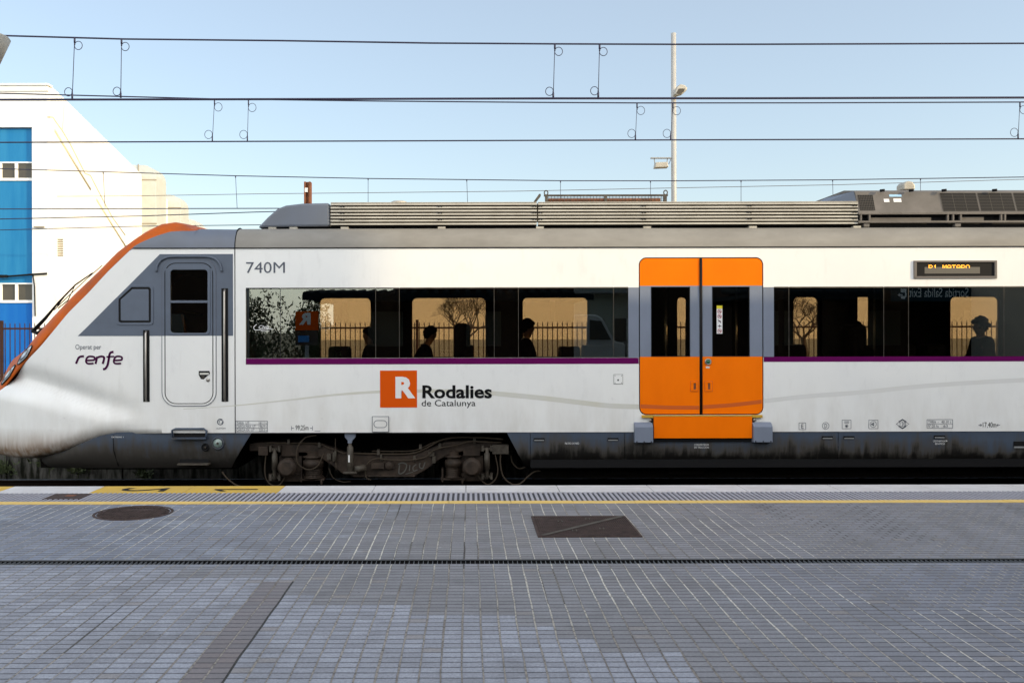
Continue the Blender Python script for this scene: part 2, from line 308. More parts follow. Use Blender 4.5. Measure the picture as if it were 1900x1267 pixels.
M['signpale'] = mat('pale_blue_sign', (.50, .66, .82), rough=.5); M['bluechip'] = mat('blue_sign_square', (.02, .18, .5), rough=.5)
M['pave'] = paving()
M['pole'] = mat('grey_pole_paint', (.40, .395, .38), rough=.5, var=(.32, .31, .29), vscale=4)
M['led'] = mat('amber_led', (.9, .35, .02), emit=(1, .38, .03, 2.0)); M['leddead'] = mat('led_matrix', (.11, .10, .085), rough=.5)
M['dispframe'] = mat('display_frame', (.14, .125, .115), rough=.4)
M['sticker_blue'] = mat('light_blue_sticker', (.30, .5, .68)); M['sticker_yellow'] = mat('yellow_sticker', (.7, .6, .02)); M['red'] = mat('red_sign_ink', (.42, .03, .05))
M['green'] = mat('green_button', (.01, .12, .06), rough=.3, coat=.5)
M['orangestrap'] = mat('orange_strap', (.65, .28, .08), rough=.7)
M['mirrorglass'] = mat('filler_glass', (.25, .33, .31), rough=.2, coat=.6, var=(.12, .15, .14), vscale=20)
M['grafitti'] = mat('pale_spray_paint', (.085, .088, .08), rough=.9, var=(.09, .08, .07), vscale=14, vamt=.9)

# ------------------------------------------------------------------ mesh builder
class MB:
    def __init__(s): s.v = []; s.f = []; s.m = []; s.sm = []
    def add(s, vs, fs, mi=0, smooth=False):
        o = len(s.v); s.v += [tuple(v) for v in vs]
        for f in fs: s.f.append([i+o for i in f]); s.m.append(mi); s.sm.append(smooth)
        return s
    def box(s, a, b, mi=0):
        x0, y0, z0 = [min(p, q) for p, q in zip(a, b)]; x1, y1, z1 = [max(p, q) for p, q in zip(a, b)]
        return s.add([(x0,y0,z0),(x1,y0,z0),(x1,y1,z0),(x0,y1,z0),(x0,y0,z1),(x1,y0,z1),(x1,y1,z1),(x0,y1,z1)],
                     [(0,3,2,1),(4,5,6,7),(0,1,5,4),(1,2,6,5),(2,3,7,6),(3,0,4,7)], mi)
    def prism(s, poly, y0, y1, mi=0, smooth=False):          # poly in (x, z), counter-clockwise seen from -Y
        a = sum(p[0]*q[1]-q[0]*p[1] for p, q in zip(poly, poly[1:]+poly[:1]))
        if a < 0: poly = poly[::-1]
        n = len(poly); vs = [(x, y0, z) for x, z in poly]+[(x, y1, z) for x, z in poly]
        fs = [tuple(range(n)), tuple(range(2*n-1, n-1, -1))]+[(i, i+n, (i+1) % n+n, (i+1) % n) for i in range(n)]
        return s.add(vs, fs, mi)
    def prismx(s, poly, x0, x1, mi=0):                        # poly in (y, z)
        a = sum(p[0]*q[1]-q[0]*p[1] for p, q in zip(poly, poly[1:]+poly[:1]))
        if a < 0: poly = poly[::-1]
        n = len(poly); vs = [(x1, y, z) for y, z in poly]+[(x0, y, z) for y, z in poly]
        fs = [tuple(range(n)), tuple(range(2*n-1, n-1, -1))]+[(i, i+n, (i+1) % n+n, (i+1) % n) for i in range(n)]
        return s.add(vs, fs, mi)
    def tube(s, pts, r, n=8, mi=0, cap=True):
        pts = [Vector(p) for p in pts]; rs = r if isinstance(r, (list, tuple)) else [r]*len(pts)
        base = len(s.v); prev = None
        for i, p in enumerate(pts):
            d = (pts[min(i+1, len(pts)-1)]-pts[max(i-1, 0)]).normalized()
            u = prev-d*prev.dot(d) if prev is not None else d.orthogonal()
            if u.length < 1e-6: u = d.orthogonal()
            u.normalize(); w = d.cross(u); prev = u
            for k in range(n):
                a = 2*PI*k/n; s.v.append(tuple(p+(u*math.cos(a)+w*math.sin(a))*rs[i]))
        for i in range(len(pts)-1):
            for k in range(n):
                k2 = (k+1) % n
                s.f.append([base+i*n+k, base+i*n+k2, base+(i+1)*n+k2, base+(i+1)*n+k]); s.m.append(mi); s.sm.append(True)
        if cap:
            s.f.append([base+k for k in range(n)][::-1]); s.m.append(mi); s.sm.append(False)
            e = base+(len(pts)-1)*n; s.f.append([e+k for k in range(n)]); s.m.append(mi); s.sm.append(False)
        return s
    def lathe(s, c, prof, axis='Z', n=24, mi=0, smooth=True):  # prof: (radius, height) along axis
        base = len(s.v); c = Vector(c)
        for r, h in prof:
            for k in range(n):
                a = 2*PI*k/n; p = (r*math.cos(a), r*math.sin(a), h)
                if axis == 'Y': p = (p[0], p[2], -p[1])
                if axis == 'X': p = (p[2], p[0], p[1])
                s.v.append(tuple(c+Vector(p)))
        for i in range(len(prof)-1):
            for k in range(n):
                k2 = (k+1) % n
                s.f.append([base+i*n+k, base+i*n+k2, base+(i+1)*n+k2, base+(i+1)*n+k]); s.m.append(mi); s.sm.append(smooth)
        s.f.append([base+k for k in range(n)][::-1]); s.m.append(mi); s.sm.append(False)
        e = base+(len(prof)-1)*n; s.f.append([e+k for k in range(n)]); s.m.append(mi); s.sm.append(False)
        return s
    def build(s, name, mats, parent=None, loc=None, bevel=0):
        me = bpy.data.meshes.new(name); me.from_pydata(s.v, [], s.f)
        if not isinstance(mats, (list, tuple)): mats = [mats]
        for m in mats: me.materials.append(M[m] if isinstance(m, str) else m)
        me.polygons.foreach_set('material_index', s.m); me.polygons.foreach_set('use_smooth', s.sm)
        me.validate(); me.update()
        o = bpy.data.objects.new(name, me); COL.objects.link(o)
        if parent is not None:
            o.parent = parent; pl = parent
            off = Vector((0, 0, 0))
            while pl is not None: off += pl.location; pl = pl.parent
            for v in me.vertices: v.co -= off
        if bevel:
            b = o.modifiers.new('bevel', 'BEVEL'); b.width = bevel; b.segments = 2; b.limit_method = 'ANGLE'; b.angle_limit = math.radians(40)
        return o
def build_each(mb_, name, mats, parent=None, gap=.0, bevel=0):
    # one object for every separate piece of the builder (pieces whose boxes touch within gap stay together)
    n = len(mb_.v); up = list(range(n))
    def find(i):
        while up[i] != i: up[i] = up[up[i]]; i = up[i]
        return i
    for f in mb_.f:
        for i in f[1:]: up[find(i)] = find(f[0])
    isl = {}
    for k, f in enumerate(mb_.f): isl.setdefault(find(f[0]), []).append(k)
    groups = []
    for fs in isl.values():
        vs = [mb_.v[i] for k in fs for i in mb_.f[k]]
        groups.append([fs, [min(v[c] for v in vs)-gap for c in range(3)], [max(v[c] for v in vs)+gap for c in range(3)]])
    again = gap > 0
    while again:
        again = False
        for i in range(len(groups)):
            for j in range(i+1, len(groups)):
                A, B = groups[i], groups[j]
                if all(A[1][c] <= B[2][c] and B[1][c] <= A[2][c] for c in range(3)):
                    A[0] = A[0]+B[0]; A[1] = [min(p, q) for p, q in zip(A[1], B[1])]; A[2] = [max(p, q) for p, q in zip(A[2], B[2])]; groups.pop(j); again = True; break
            if again: break
    out = []
    for fs, _, _ in groups:
        ix = {}; q = MB()
        for k in fs:
            for i in mb_.f[k]:
                if i not in ix: ix[i] = len(q.v); q.v.append(mb_.v[i])
            q.f.append([ix[i] for i in mb_.f[k]]); q.m.append(mb_.m[k]); q.sm.append(mb_.sm[k])
        out.append(q.build(name, mats, parent, bevel=bevel))
    return out
def empty(name, loc, label, cat, group=None):
    o = bpy.data.objects.new(name, None); COL.objects.link(o); o.location = loc; o.empty_display_size = .2
    tag(o, label, cat, group); return o
def tag(o, label=None, cat=None, group=None, kind=None):
    if label: o['label'] = label
    if cat: o['category'] = cat
    if group: o['group'] = group
    if kind: o['kind'] = kind
    return o
def lab(o, s): o['label'] = s; return o
def rrect(x0, x1, z0, z1, r, n=6, corners=(1, 1, 1, 1)):     # corners: bl, br, tr, tl
    out = []
    for (cx, cz, a0), on in zip(((x0, z0, PI), (x1, z0, 1.5*PI), (x1, z1, 0), (x0, z1, .5*PI)), corners):
        if not on: out.append((cx, cz)); continue
        ox = cx+(r if cx == x0 else -r); oz = cz+(r if cz == z0 else -r)
        for k in range(n+1):
            a = a0+k/n*PI/2; out.append((ox+r*math.cos(a), oz+r*math.sin(a)))
    return out
def textmesh(mb, s, x0, x1, z0, z1, y, mi=0, bold=0, shear=0, keep=False, flip=False, align='fit', th=.002, rot=None):
    """lettering filled into the rectangle x0..x1, z0..z1 on the plane y; seen from -Y (flip: from +Y)"""
    cu = bpy.data.curves.new('lettering', 'FONT'); cu.body = s; cu.offset = bold; cu.shear = shear; cu.resolution_u = 3
    o = bpy.data.objects.new('lettering', cu); COL.objects.link(o)
    dg = bpy.context.evaluated_depsgraph_get(); me = bpy.data.meshes.new_from_object(o.evaluated_get(dg))
    vs = [v.co.copy() for v in me.vertices]; fs = [tuple(p.vertices) for p in me.polygons]
    bpy.data.objects.remove(o); bpy.data.curves.remove(cu); bpy.data.meshes.remove(me)
    if not vs: return
    ax, bx = min(v.x for v in vs), max(v.x for v in vs); ay, by = min(v.y for v in vs), max(v.y for v in vs)
    sx = (x1-x0)/(bx-ax); sy = (z1-z0)/(by-ay)
    out = []
    for v in vs:
        u = (v.x-ax)*sx; w = (v.y-ay)*sy
        out.append((x1-u if flip else x0+u, y, z0+w))
    if flip: fs = [f[::-1] for f in fs]
    if rot: out = [rot(p) for p in out]
    mb.add(out, fs, mi)
# ------------------------------------------------------------------ setting: ground, tracks, platform
EDGE = 10.17; PZ = .70
def hv(v): return 1.65*F/v                              # depth of a platform point seen v pixels below the horizon
mb = MB(); n = 60
mb.add([(-3000, -3000, -.45), (3000, -3000, -.45), (3000, 3000, -.45), (-3000, 3000, -.45)], [(0, 1, 2, 3)])
tag(mb.build('ground', 'ground'), kind='structure')
def slopes(nx, ny, x0, x1, y0, y1, zf):
    m = MB(); vs = [(x0+(x1-x0)*i/nx, y0+(y1-y0)*j/ny, 0) for j in range(ny+1) for i in range(nx+1)]
    vs = [(x, y, zf(x, y)) for x, y, _ in vs]
    m.add(vs, [(j*(nx+1)+i, j*(nx+1)+i+1, (j+1)*(nx+1)+i+1, (j+1)*(nx+1)+i) for j in range(ny) for i in range(nx)], 0, True); return m
rnd = random.Random(3)
tag(slopes(400, 60, -30, 30, EDGE+.02, 16.35, lambda x, y: -.20+rnd.uniform(-.025, .025)).build('track_bed', 'ballast'), kind='structure')
mb = MB(); mb.box((-90, 16.6, -.6), (90, 90, .85)); tag(mb.build('terrace', 'ground'), kind='structure')
# rails and sleepers
def rail(y, label, x0=-60, x1=60):
    p = [(-.07, -.17), (.07, -.17), (.07, -.155), (.01, -.13), (.01, -.045), (.036, -.03), (.036, -.004), (-.036, -.004), (-.036, -.03), (-.01, -.045), (-.01, -.13), (-.07, -.155)]
    m = MB(); m.prismx([(y+a, b) for a, b in p], x0, x1); m.box((x0, y-.034, -.004), (x1, y+.034, 0), 1)
    o = m.build('rail', ['railside', 'railtop']); tag(o, label, 'rail', 'rails under the train'); return o
TC1, TC2 = 14.27, 17.45
rail(TC1-.87, 'rusty rail hidden closest under the platform side of the train'); rail(TC1+.87, 'blue-grey shiny rail glinting under the train just above the platform edge')

# retaining wall with weeds
m = MB()
for k in range(30):
    x0 = -30+k*2.0; m.prismx([(16.3, -.6), (16.3, .78), (16.6, .78), (16.6, -.6)], x0+.01, x0+1.99)
m.box((-30, 16.25, .78), (30, 16.65, .90))
w = m.build('retaining_wall', 'dirtwall', bevel=.01); tag(w, 'low stained concrete retaining wall seen under the train nose', 'wall')
WL = ('small pale weed at the far left foot of the stained retaining wall', 'largest leafy weed growing against the retaining wall below the nose', 'middling weed on the retaining wall, just left of the grey front skirt', 'sparse weed on the retaining wall under the front skirt of the train')
for k, (wx, wz, s) in enumerate([(-8.0, .10, .35), (-7.25, .22, .5), (-6.75, .12, .4), (-5.6, .02, .35)]):
    m = MB(); r = random.Random(k); yy = 16.26; root = Vector((wx, yy, -.22)); m.tube([root, (wx+.02, yy-.03, wz-.05), (wx, yy-.04, wz+.15)], .006, 5)
    for j in range(26):
        p = Vector((wx+r.gauss(0, .12)*s*2, yy-.02-r.random()*.08, wz-.10+r.uniform(-.2, .3)*s)); m.tube([(wx+.01, yy-.03, min(p.z, wz+.1)-.03), p], .003, 3)
        for i in range(5):
            c = p+Vector((r.gauss(0, .03), r.gauss(0, .02), r.gauss(0, .03))); a = r.random()*PI; l = .02+.02*r.random()
            d = Vector((math.cos(a), -.4, math.sin(a)))*l; e = Vector((-math.sin(a), .3, math.cos(a)))*l*.5
            m.add([p, c+e+d, c+d*2, c+d-e], [(0, 1, 2, 3)])
    tag(m.build('weed', 'leaf'), WL[k], 'weed', 'weeds on the retaining wall')

# platform
D_LINE0, D_LINE1 = hv(318), hv(313.5); D_T0, D_T1 = hv(312.5), hv(297); D_DR0, D_DR1 = hv(430), hv(421.5)
m = MB()
m.box((-60, -14, -.4), (60, D_DR0, PZ)); m.box((-60, D_DR1, -.4), (60, D_LINE0, PZ)); m.box((-60, D_DR0, -.4), (60, D_DR1, PZ-.12))
tag(m.build('platform', 'pave'), kind='structure')
m = MB(); m.box((-60, D_LINE0, -.4), (60, EDGE-.1, PZ-.06)); m.box((-60, EDGE-.1, -.44), (60, EDGE-.06, PZ-.08)); tag(m.build('platform_core', 'dirtwall'), kind='structure')
m = MB(); r = random.Random(4)
x = -14
while x < 14:
    l = .6; m.box((x, D_LINE0, PZ-.06), (x+l-.004, D_LINE1, PZ+.002+r.random()*.003)); x += l
tag(m.build('platform_line', 'line'), kind='structure')
# ribbed warning tiles: base with raised bars
m = MB(); m.box((-14, D_LINE1+.002, PZ-.06), (14, D_T1-.002, PZ-.008), 1)
px_ = .0505
k = 0; xx = -9.0
while xx < 11:
    if abs((k % 12)) == 0: xx += .004
    m.box((xx, D_LINE1+.006, PZ-.008), (xx+.026, D_T1-.004, PZ+.002)); xx += px_; k += 1
tag(m.build('warning_strip', ['tactile', 'tgap']), kind='structure')
# edge slabs
xj = [X(px, EDGE) for px in (864,)][0]; L = .972; i0 = -9
prot = {}
m = MB(); slabs = []
for i in range(-9, 11):
    x0 = xj+i*L; pxa = CX+F*x0/EDGE; yel = (180 < pxa < 500) or pxa < 20-L*F/EDGE*0
    slabs.append((x0, yel))
for x0, yel in slabs:
    m = MB(); a, b = x0+.003, x0+L-.003
    m.prismx([(D_T1, PZ-.10), (D_T1, PZ+.001), (EDGE-.14, PZ+.001), (EDGE-.137, PZ-.004), (EDGE-.122, PZ-.004), (EDGE-.119, PZ+.001), (EDGE-.02, PZ+.001), (EDGE, PZ-.02), (EDGE, PZ-.10)], a, b)
    o = m.build('edge_slab', 'edgeyellow' if yel else 'edge', bevel=.003); tag(o, kind='structure')
m = MB()
def digit(s, x0, x1, d0, d1):
    def rt(p):
        # glyph up = -X, lying on the platform
        return (x1-(p[2])*(x1-x0), d0+(1-p[0])*(d1-d0), PZ+.005)
    textmesh(m, s, 0, 1, 0, 1, 0, rot=rt)
digit('2', X(225, 9.92), X(310, 9.92), 9.80, 10.02); tag(m.build('sector_number', 'film_black'), 'dark number 2 painted on the left yellow edge slab', 'marking')
m = MB(); m.box((X(398, 9.92), 9.895, PZ+.004), (X(478, 9.92), 9.935, PZ+.005)); m.add([(X(398, 9.92), 9.895, PZ+.005), (X(410, 9.92), 9.895, PZ+.005), (X(424, 9.92), 9.80, PZ+.005), (X(414, 9.92), 9.80, PZ+.005)], [(0, 3, 2, 1)]); tag(m.build('sector_number', 'film_black'), 'dark number 1 painted on the right yellow edge slab', 'marking')

# drain channel
m = MB(); m.box((-14, D_DR0+.001, PZ-.12), (14, D_DR0+.012, PZ-.003), 1); m.box((-14, D_DR1-.012, PZ-.12), (14, D_DR1-.001, PZ-.003), 1); m.box((-14, D_DR0+.001, PZ-.003), (14, D_DR0+.006, PZ+.001)); m.box((-14, D_DR1-.006, PZ-.003), (14, D_DR1-.001, PZ+.001))
xx = -5.2
while xx < 5.6:
    m.box((xx, D_DR0+.012, PZ-.02), (xx+.0032, D_DR1-.012, PZ-.006)); xx += .034
m.box((-14, D_DR0+.012, PZ-.119), (14, D_DR1-.012, PZ-.10), 1)
o = m.build('drain_channel', ['drainmetal', 'black']); tag(o, 'long narrow galvanised drain grating running across the grey paving', 'drain')
# round manhole cover
cx_, cy_ = X(247, hv(334)), hv(334); R = .353
m = MB(); m.lathe((cx_, cy_, PZ-.01), [(R, -.02), (R, .014), (R-.022, .016), (R-.026, .008), (R-.034, .008), (R-.036, .012), (.001, .012)], n=64)
hub = m.build('manhole_cover', 'iron'); tag(hub, 'round rusty brown cast iron manhole cover in the paving', 'manhole cover')
m = MB()
for i in range(-10, 11):
    for j in range(-10, 11):
        a, b = i*.03, j*.03
        if a*a+b*b < (R-.05)**2 and not (abs(a-.02) < .11 and .11 < b < .19): m.box((cx_+a-.010, cy_+b-.010, PZ+.0025), (cx_+a+.010, cy_+b+.010, PZ+.007))
m.box((cx_-.09, cy_+.12, PZ+.002), (cx_+.12, cy_+.18, PZ+.004))
m.build('tread_pattern', 'iron', hub)
# square access grate
x0, x1 = X(985, hv(344)), X(1160, hv(344)); d1 = hv(343); d0 = hv(381)
m = MB(); m.box((x0, d0, PZ-.03), (x1, d1, PZ+.003))
gr = m.build('access_cover', 'iron'); tag(gr, 'square rusty ribbed iron access cover in the middle of the platform', 'access cover')
m = MB(); xx = x0+.03
while xx < x1-.03:
    m.box((xx, d0+.03, PZ+.003), (xx+.009, d1-.03, PZ+.009)); xx += .018
m.box((x0, d0, PZ+.003), (x1, d0+.02, PZ+.010)); m.box((x0, d1-.02, PZ+.003), (x1, d1, PZ+.010)); m.box((x0, d0+.02, PZ+.003), (x0+.02, d1-.02, PZ+.010)); m.box((x1-.02, d0+.02, PZ+.003), (x1, d1-.02, PZ+.010))
m.build('ribbed_plate', 'iron', gr)
m = MB(); m.add([(x0+.02, d0+.04, PZ+.0125), (x0+.06, d0+.02, PZ+.0125), (x1-.02, d1-.05, PZ+.0125), (x1-.06, d1-.02, PZ+.0125)], [(0, 1, 2, 3)]); m.build('diagonal_joint', 'grime2', gr)
for a, b in ((.28, .7), (.58, .82), (.38, .25), (.66, .34)):
    px, py = x0+a*(x1-x0), d0+b*(d1-d0); m = MB()
    m.box((px-.02, py-.03, PZ+.009), (px-.012, py+.03, PZ+.014)); m.box((px+.012, py-.03, PZ+.009), (px+.02, py+.03, PZ+.014)); m.box((px-.012, py-.004, PZ+.009), (px+.012, py+.004, PZ+.014))
    m.build('lifting_key', 'grime2', gr)
# small cover in the ribbed strip
m = MB(); a0, a1 = X(84, hv(306)), X(163, hv(302)); m.box((a0, hv(308.5), PZ-.008), (a1, hv(299), PZ+.006))
o = m.build('small_cover', 'iron', bevel=.003); tag(o, 'small rectangular brown iron cover set into the ribbed warning strip', 'access cover')
m = MB(); m.box((a0+.16, hv(304), PZ+.006), (a1-.12, hv(301.5), PZ+.008)); m.build('lettered_plate', 'rust', o)

# ------------------------------------------------------------------ the train
SD = 12.8; YC = 14.27
T = empty('commuter_train', (0, YC, 0), 'white commuter train with orange doors and an orange-edged sloping nose', 'train')
def sx(px): return X(px, SD)
def sz(py): return Z(py, SD)
XE = sx(2700)
m = MB()
def side(px0, px1, py0, py1, mi=0, mb=None):
    (mb or m).box((sx(px0), SD, sz(py1)), (sx(px1), SD+.05, sz(py0)), mi)
side(437, 456, 459.5, 802); side(456, 1185.5, 459.5, 534); side(456, 1166, 664, 802); side(1166, 1185.5, 531+3, 664, 1); side(1166, 1185.5, 664, 802)
side(1185.5, 1416.5, 459.5, 478.5); side(1185.5, 1416.5, 770.5, 802)
side(1416.5, 2700, 459.5, 534); side(1416.5, 1436, 534, 664, 1); side(1416.5, 2700, 664, 802); side(2640, 2700, 534, 664)
r_ = 14*SD/F
for (cx_, cz_, a0) in ((sx(1185.5), sz(770.5), PI), (sx(1416.5), sz(770.5), 1.5*PI), (sx(1416.5), sz(478.5), 0), (sx(1185.5), sz(478.5), .5*PI)):
    ox = cx_+(r_ if cx_ < sx(1300) else -r_); oz = cz_+(r_ if cz_ < sz(600) else -r_)
    arc = [(ox+r_*math.cos(a0+k/8*PI/2), oz+r_*math.sin(a0+k/8*PI/2)) for k in range(9)]
    m.prism([(cx_, cz_)]+arc, SD, SD+.05)
m.build('body_side', ['white', 'lgrey'], T)
# roof
ROOFB = (SD+.30, sz(459.5), 3.785)
def shoulder(S, zA, zB, n=8, inn=.30):
    return [(S+inn*(1-math.cos(t/n*PI/2)), zA+(zB-zA)*math.sin(t/n*PI/2)) for t in range(n+1)]
prof = shoulder(SD, sz(459.5), 3.785)+[(13.5, 3.815), (YC, 3.83)]
m = MB(); full = prof+[(2*YC-y, z) for y, z in prof[:-1][::-1]]
xs = [sx(437), sx(900), sx(1500), XE]; nn = len(full)
m.add([(x, y, z) for x in xs for y, z in full], [(i*nn+k, (i+1)*nn+k, (i+1)*nn+k+1, i*nn+k+1) for i in range(len(xs)-1) for k in range(nn-1)], 0, True)
rf = m.build('roof', 'roofgrey', T)
m = MB(); m.box((sx(247), SD-.012, sz(460.6)), (XE, SD+.02, sz(458.8))); m.build('gutter_strip', 'black', T)
m = MB(); m.tube([(sx(436), SD+.03-.002+.30*(1-math.cos(t/8*PI/2)), sz(459.5)+(3.787-sz(459.5))*math.sin(t/8*PI/2)) for t in range(9)], .018, 6); m.box((sx(435.2), SD+.01, sz(802)), (sx(436.8), SD+.05, sz(459.5))); m.build('cab_joint', 'black', T)
# far side with window openings, floor, ceiling, ends, inside
YF = 2*YC-SD
def fx(px): return X(px, YF-.03)
def fz(py): return Z(py, YF-.03)
holes = [(594, 688), (765, 901), (970, 1090), (1256, 1273), (1471, 1517), (1572, 1713), (1762, 1852), (1910, 2060), (2140, 2290)]
m = MB(); zt, zb = fz(553), fz(668)
m.box((sx(300), YF-.06, .99), (XE, YF, zb)); m.box((sx(300), YF-.06, zt), (XE, YF, 3.5))
p0 = sx(300)
for a, b in holes: m.box((p0, YF-.06, zb), (fx(a), YF, zt)); p0 = fx(b)
m.box((p0, YF-.06, zb), (XE, YF, zt))
for a, b in holes:                                    # rounded corners of the openings
    A, B = fx(a), fx(b); rr = min(.08, (B-A)*.4)
    for (cx_, cz_, a0) in ((A, zb, PI), (B, zb, 1.5*PI), (B, zt, 0), (A, zt, .5*PI)):
        ox = cx_+(rr if cx_ == A else -rr); oz = cz_+(rr if cz_ == zb else -rr)
        m.prism([(cx_, cz_)]+[(ox+rr*math.cos(a0+k/6*PI/2), oz+rr*math.sin(a0+k/6*PI/2)) for k in range(7)], YF-.059, YF-.001)
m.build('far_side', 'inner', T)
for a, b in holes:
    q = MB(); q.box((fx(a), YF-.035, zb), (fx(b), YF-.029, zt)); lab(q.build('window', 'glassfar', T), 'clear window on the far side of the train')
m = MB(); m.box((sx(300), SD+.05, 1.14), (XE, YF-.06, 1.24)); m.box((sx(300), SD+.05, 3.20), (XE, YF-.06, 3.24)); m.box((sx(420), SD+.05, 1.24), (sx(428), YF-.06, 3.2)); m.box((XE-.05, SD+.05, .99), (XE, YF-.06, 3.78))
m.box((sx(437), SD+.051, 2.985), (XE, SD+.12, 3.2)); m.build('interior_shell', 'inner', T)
m = MB()
for a, b in ((698, 741), (918, 961), (1139, 1166), (1437, 1463), (1641, 1686), (1864, 1909), (2086, 2130), (2300, 2345)):
    m.box((sx(a), SD+.03, sz(664)), (sx(b), SD+.11, sz(534)))
build_each(m, 'window_pillar', 'black', T)
m = MB()
for px in (1236, 1366, 1655, 1622): m.tube([(X(px, 13.6), 13.6, 1.24), (X(px, 13.6), 13.6, 3.2)], .018, 8)
build_each(m, 'handrail', 'steel', T)
m = MB(); m.box((X(1645, 14.9), 14.3, 1.24), (X(1690, 14.9), 15.6, 3.2)); m.box((X(1560, 14.9)-.03, 14.5, 1.24), (X(1572, 14.9), 15.6, 3.2)); build_each(m, 'partition', 'inner', T)
# windows (near side)
for a, b in ((456, 520), (520, 697), (697, 741), (741, 917), (917, 962), (962, 1138.5), (1138.5, 1166), (1436, 1464), (1464, 1640), (1640, 1686), (1686, 1863), (1863, 1908), (1908, 2085), (2085, 2130), (2130, 2300), (2300, 2345), (2345, 2640)):
    q = MB(); q.box((sx(a+.5), SD+.004, sz(663.5)), (sx(b-.5), SD+.010, sz(534.5)))
    wn_ = q.build('window', 'glass', T)
    q = MB(); q.box((sx(b-.45), SD+.001, sz(664)), (sx(b+.45), SD+.014, sz(534))); q.box((sx(a+.5), SD+.001, sz(664)), (sx(b-.5), SD+.014, sz(663.2))); q.box((sx(a+.5), SD-.001, sz(535.4)), (sx(b-.5), SD+.014, sz(533.2)))
    q.build('frame', 'grime2' if b > 600 else 'black', wn_)
# stripe and decals
def decal(mbx, px0, px1, py0, py1, y=.002, mi=0): mbx.box((sx(px0), SD-y, sz(py1)), (sx(px1), SD+.001, sz(py0)), mi)
m = MB(); decal(m, 456, 1185, 664.2, 675.5); decal(m, 1417, 2700, 663, 672.5); m.build('purple_stripe', 'purple', T)
def S_of(x):                                            # depth of the near skin: flat, then curving in towards the nose
    e = (sx(200)-x)/2.25
    if e <= 0: return SD
    e = min(e, .9999); return SD+1.47*(1-math.sqrt(1-e**2.6))
def ribbon(mbx, pts, wid, y=.003, mi=0, closed=False):  # stroke in pixel space on the train side
    P = [Vector(p) for p in pts]; n = len(P); L_ = []; R_ = []
    for i, p in enumerate(P):
        a = P[max(i-1, 0)] if not closed else P[i-1]; b = P[min(i+1, n-1)] if not closed else P[(i+1) % n]
        d = (b-a).normalized(); nrm = Vector((-d.y, d.x)); w_ = wid[i] if isinstance(wid, (list, tuple)) else wid
        L_.append(p+nrm*w_/2); R_.append(p-nrm*w_/2)
    vs = []
    for q in L_+R_:
        x = sx(q.x); s = S_of(x); x = X(q.x, s); s = S_of(x)
        vs.append((x, s-y, Z(q.y, s)))
    fs = []
    for i in range(n if closed else n-1):
        j = (i+1) % n; fs.append((i, j, n+j, n+i))
    mbx.add(vs, fs, mi)
def smooth(pts, n=6):
    out = []
    for i in range(len(pts)-1):
        p0 = pts[max(i-1, 0)]; p1 = pts[i]; p2 = pts[i+1]; p3 = pts[min(i+2, len(pts)-1)]
        for k in range(n):
            t = k/n; out.append(tuple(.5*((2*b)+(-a+c)*t+(2*a-5*b+4*c-d)*t*t+(-a+3*b-3*c+d)*t**3) for a, b, c, d in zip(p0, p1, p2, p3)))
    return out+[tuple(pts[-1])]
m = MB()
c1 = smooth([(340, 757.5), (435, 751.5), (530, 742), (620, 732), (700, 726.5), (760, 725), (830, 725.5), (900, 728.5), (1000, 738), (1060, 745), (1130, 753), (1185, 755)], 5)
ribbon(m, c1, [min(9, 1.2+max(0, i-3)*.22) for i in range(len(c1))], y=.0012)
c2 = smooth([(1418, 745), (1500, 736), (1600, 729), (1700, 719), (1800, 712), (1900, 707), (2000, 704)], 5)
ribbon(m, c2, 8, y=.0012, mi=1)
m.build('curved_line', ['film_cream', 'film_cream2'], T)
def txt(s, px0, px1, py0, py1, name, mt, bold=0, shear=0, y=.004, parent=None):
    q = MB(); textmesh(q, s, px0, px1, -py1, -py0, 0, bold=bold, shear=shear)
    out = []
    for (a, _, b) in q.v:
        x = sx(a); s_ = S_of(x); x = X(a, s_); out.append((x, S_of(x)-y, Z(-b, S_of(x))))
    q.v = out; return q.build(name, mt, parent or T)
txt('740M', 457, 529, 485.5, 506, 'fleet_number', 'film_grey', bold=0)
txt('Operat per', 140, 188, 637.5, 649.5, 'lettering', 'film_grey')
def cr(pts): return [(x/3.958, 380+y/3.958) for x, y in pts]
m = MB()
for st, w_ in (([(558, 1160), (572, 1128), (580, 1112)], 3), ([(576, 1118), (592, 1108), (617, 1106)], 3), ([(634, 1137), (665, 1136), (692, 1132), (694, 1114), (672, 1107), (648, 1110), (634, 1128), (633, 1148), (648, 1160), (688, 1158)], 2.7),
               ([(702, 1162), (708, 1135), (714, 1108)], 3), ([(714, 1116), (742, 1107), (764, 1113), (762, 1135), (754, 1162)], 3), ([(834, 1074), (812, 1080), (803, 1100), (797, 1140), (788, 1175), (774, 1196), (756, 1201)], 3.2),
               ([(782, 1110), (840, 1108)], 2.2), ([(842, 1137), (868, 1136), (893, 1132), (895, 1114), (874, 1107), (852, 1110), (839, 1128), (836, 1148), (850, 1160), (890, 1159)], 2.7)):
    ribbon(m, smooth(cr(st), 5), w_*1.3, y=.004)
m.build('operator_logo', 'film_purple', T)
m = MB(); decal(m, 705, 773.5, 687, 755.5, .003); lg = m.build('logo_square', 'logo_orange', T)
txt('R', 733.5, 770.5, 698.5, 738.5, 'letter', 'film_white', bold=.05, y=.0045, parent=lg)
txt('Rodalies', 783.5, 912.5, 714.5, 739, 'lettering', 'film_black', bold=.028)
txt('de Catalunya', 782, 882, 741.5, 757, 'lettering', 'film_black')
txt('99,25m', 548, 572, 788, 798.5, 'lettering', 'film_black')
txt('17,40m', 1823, 1848, 785, 796, 'lettering', 'film_black')
m = MB()
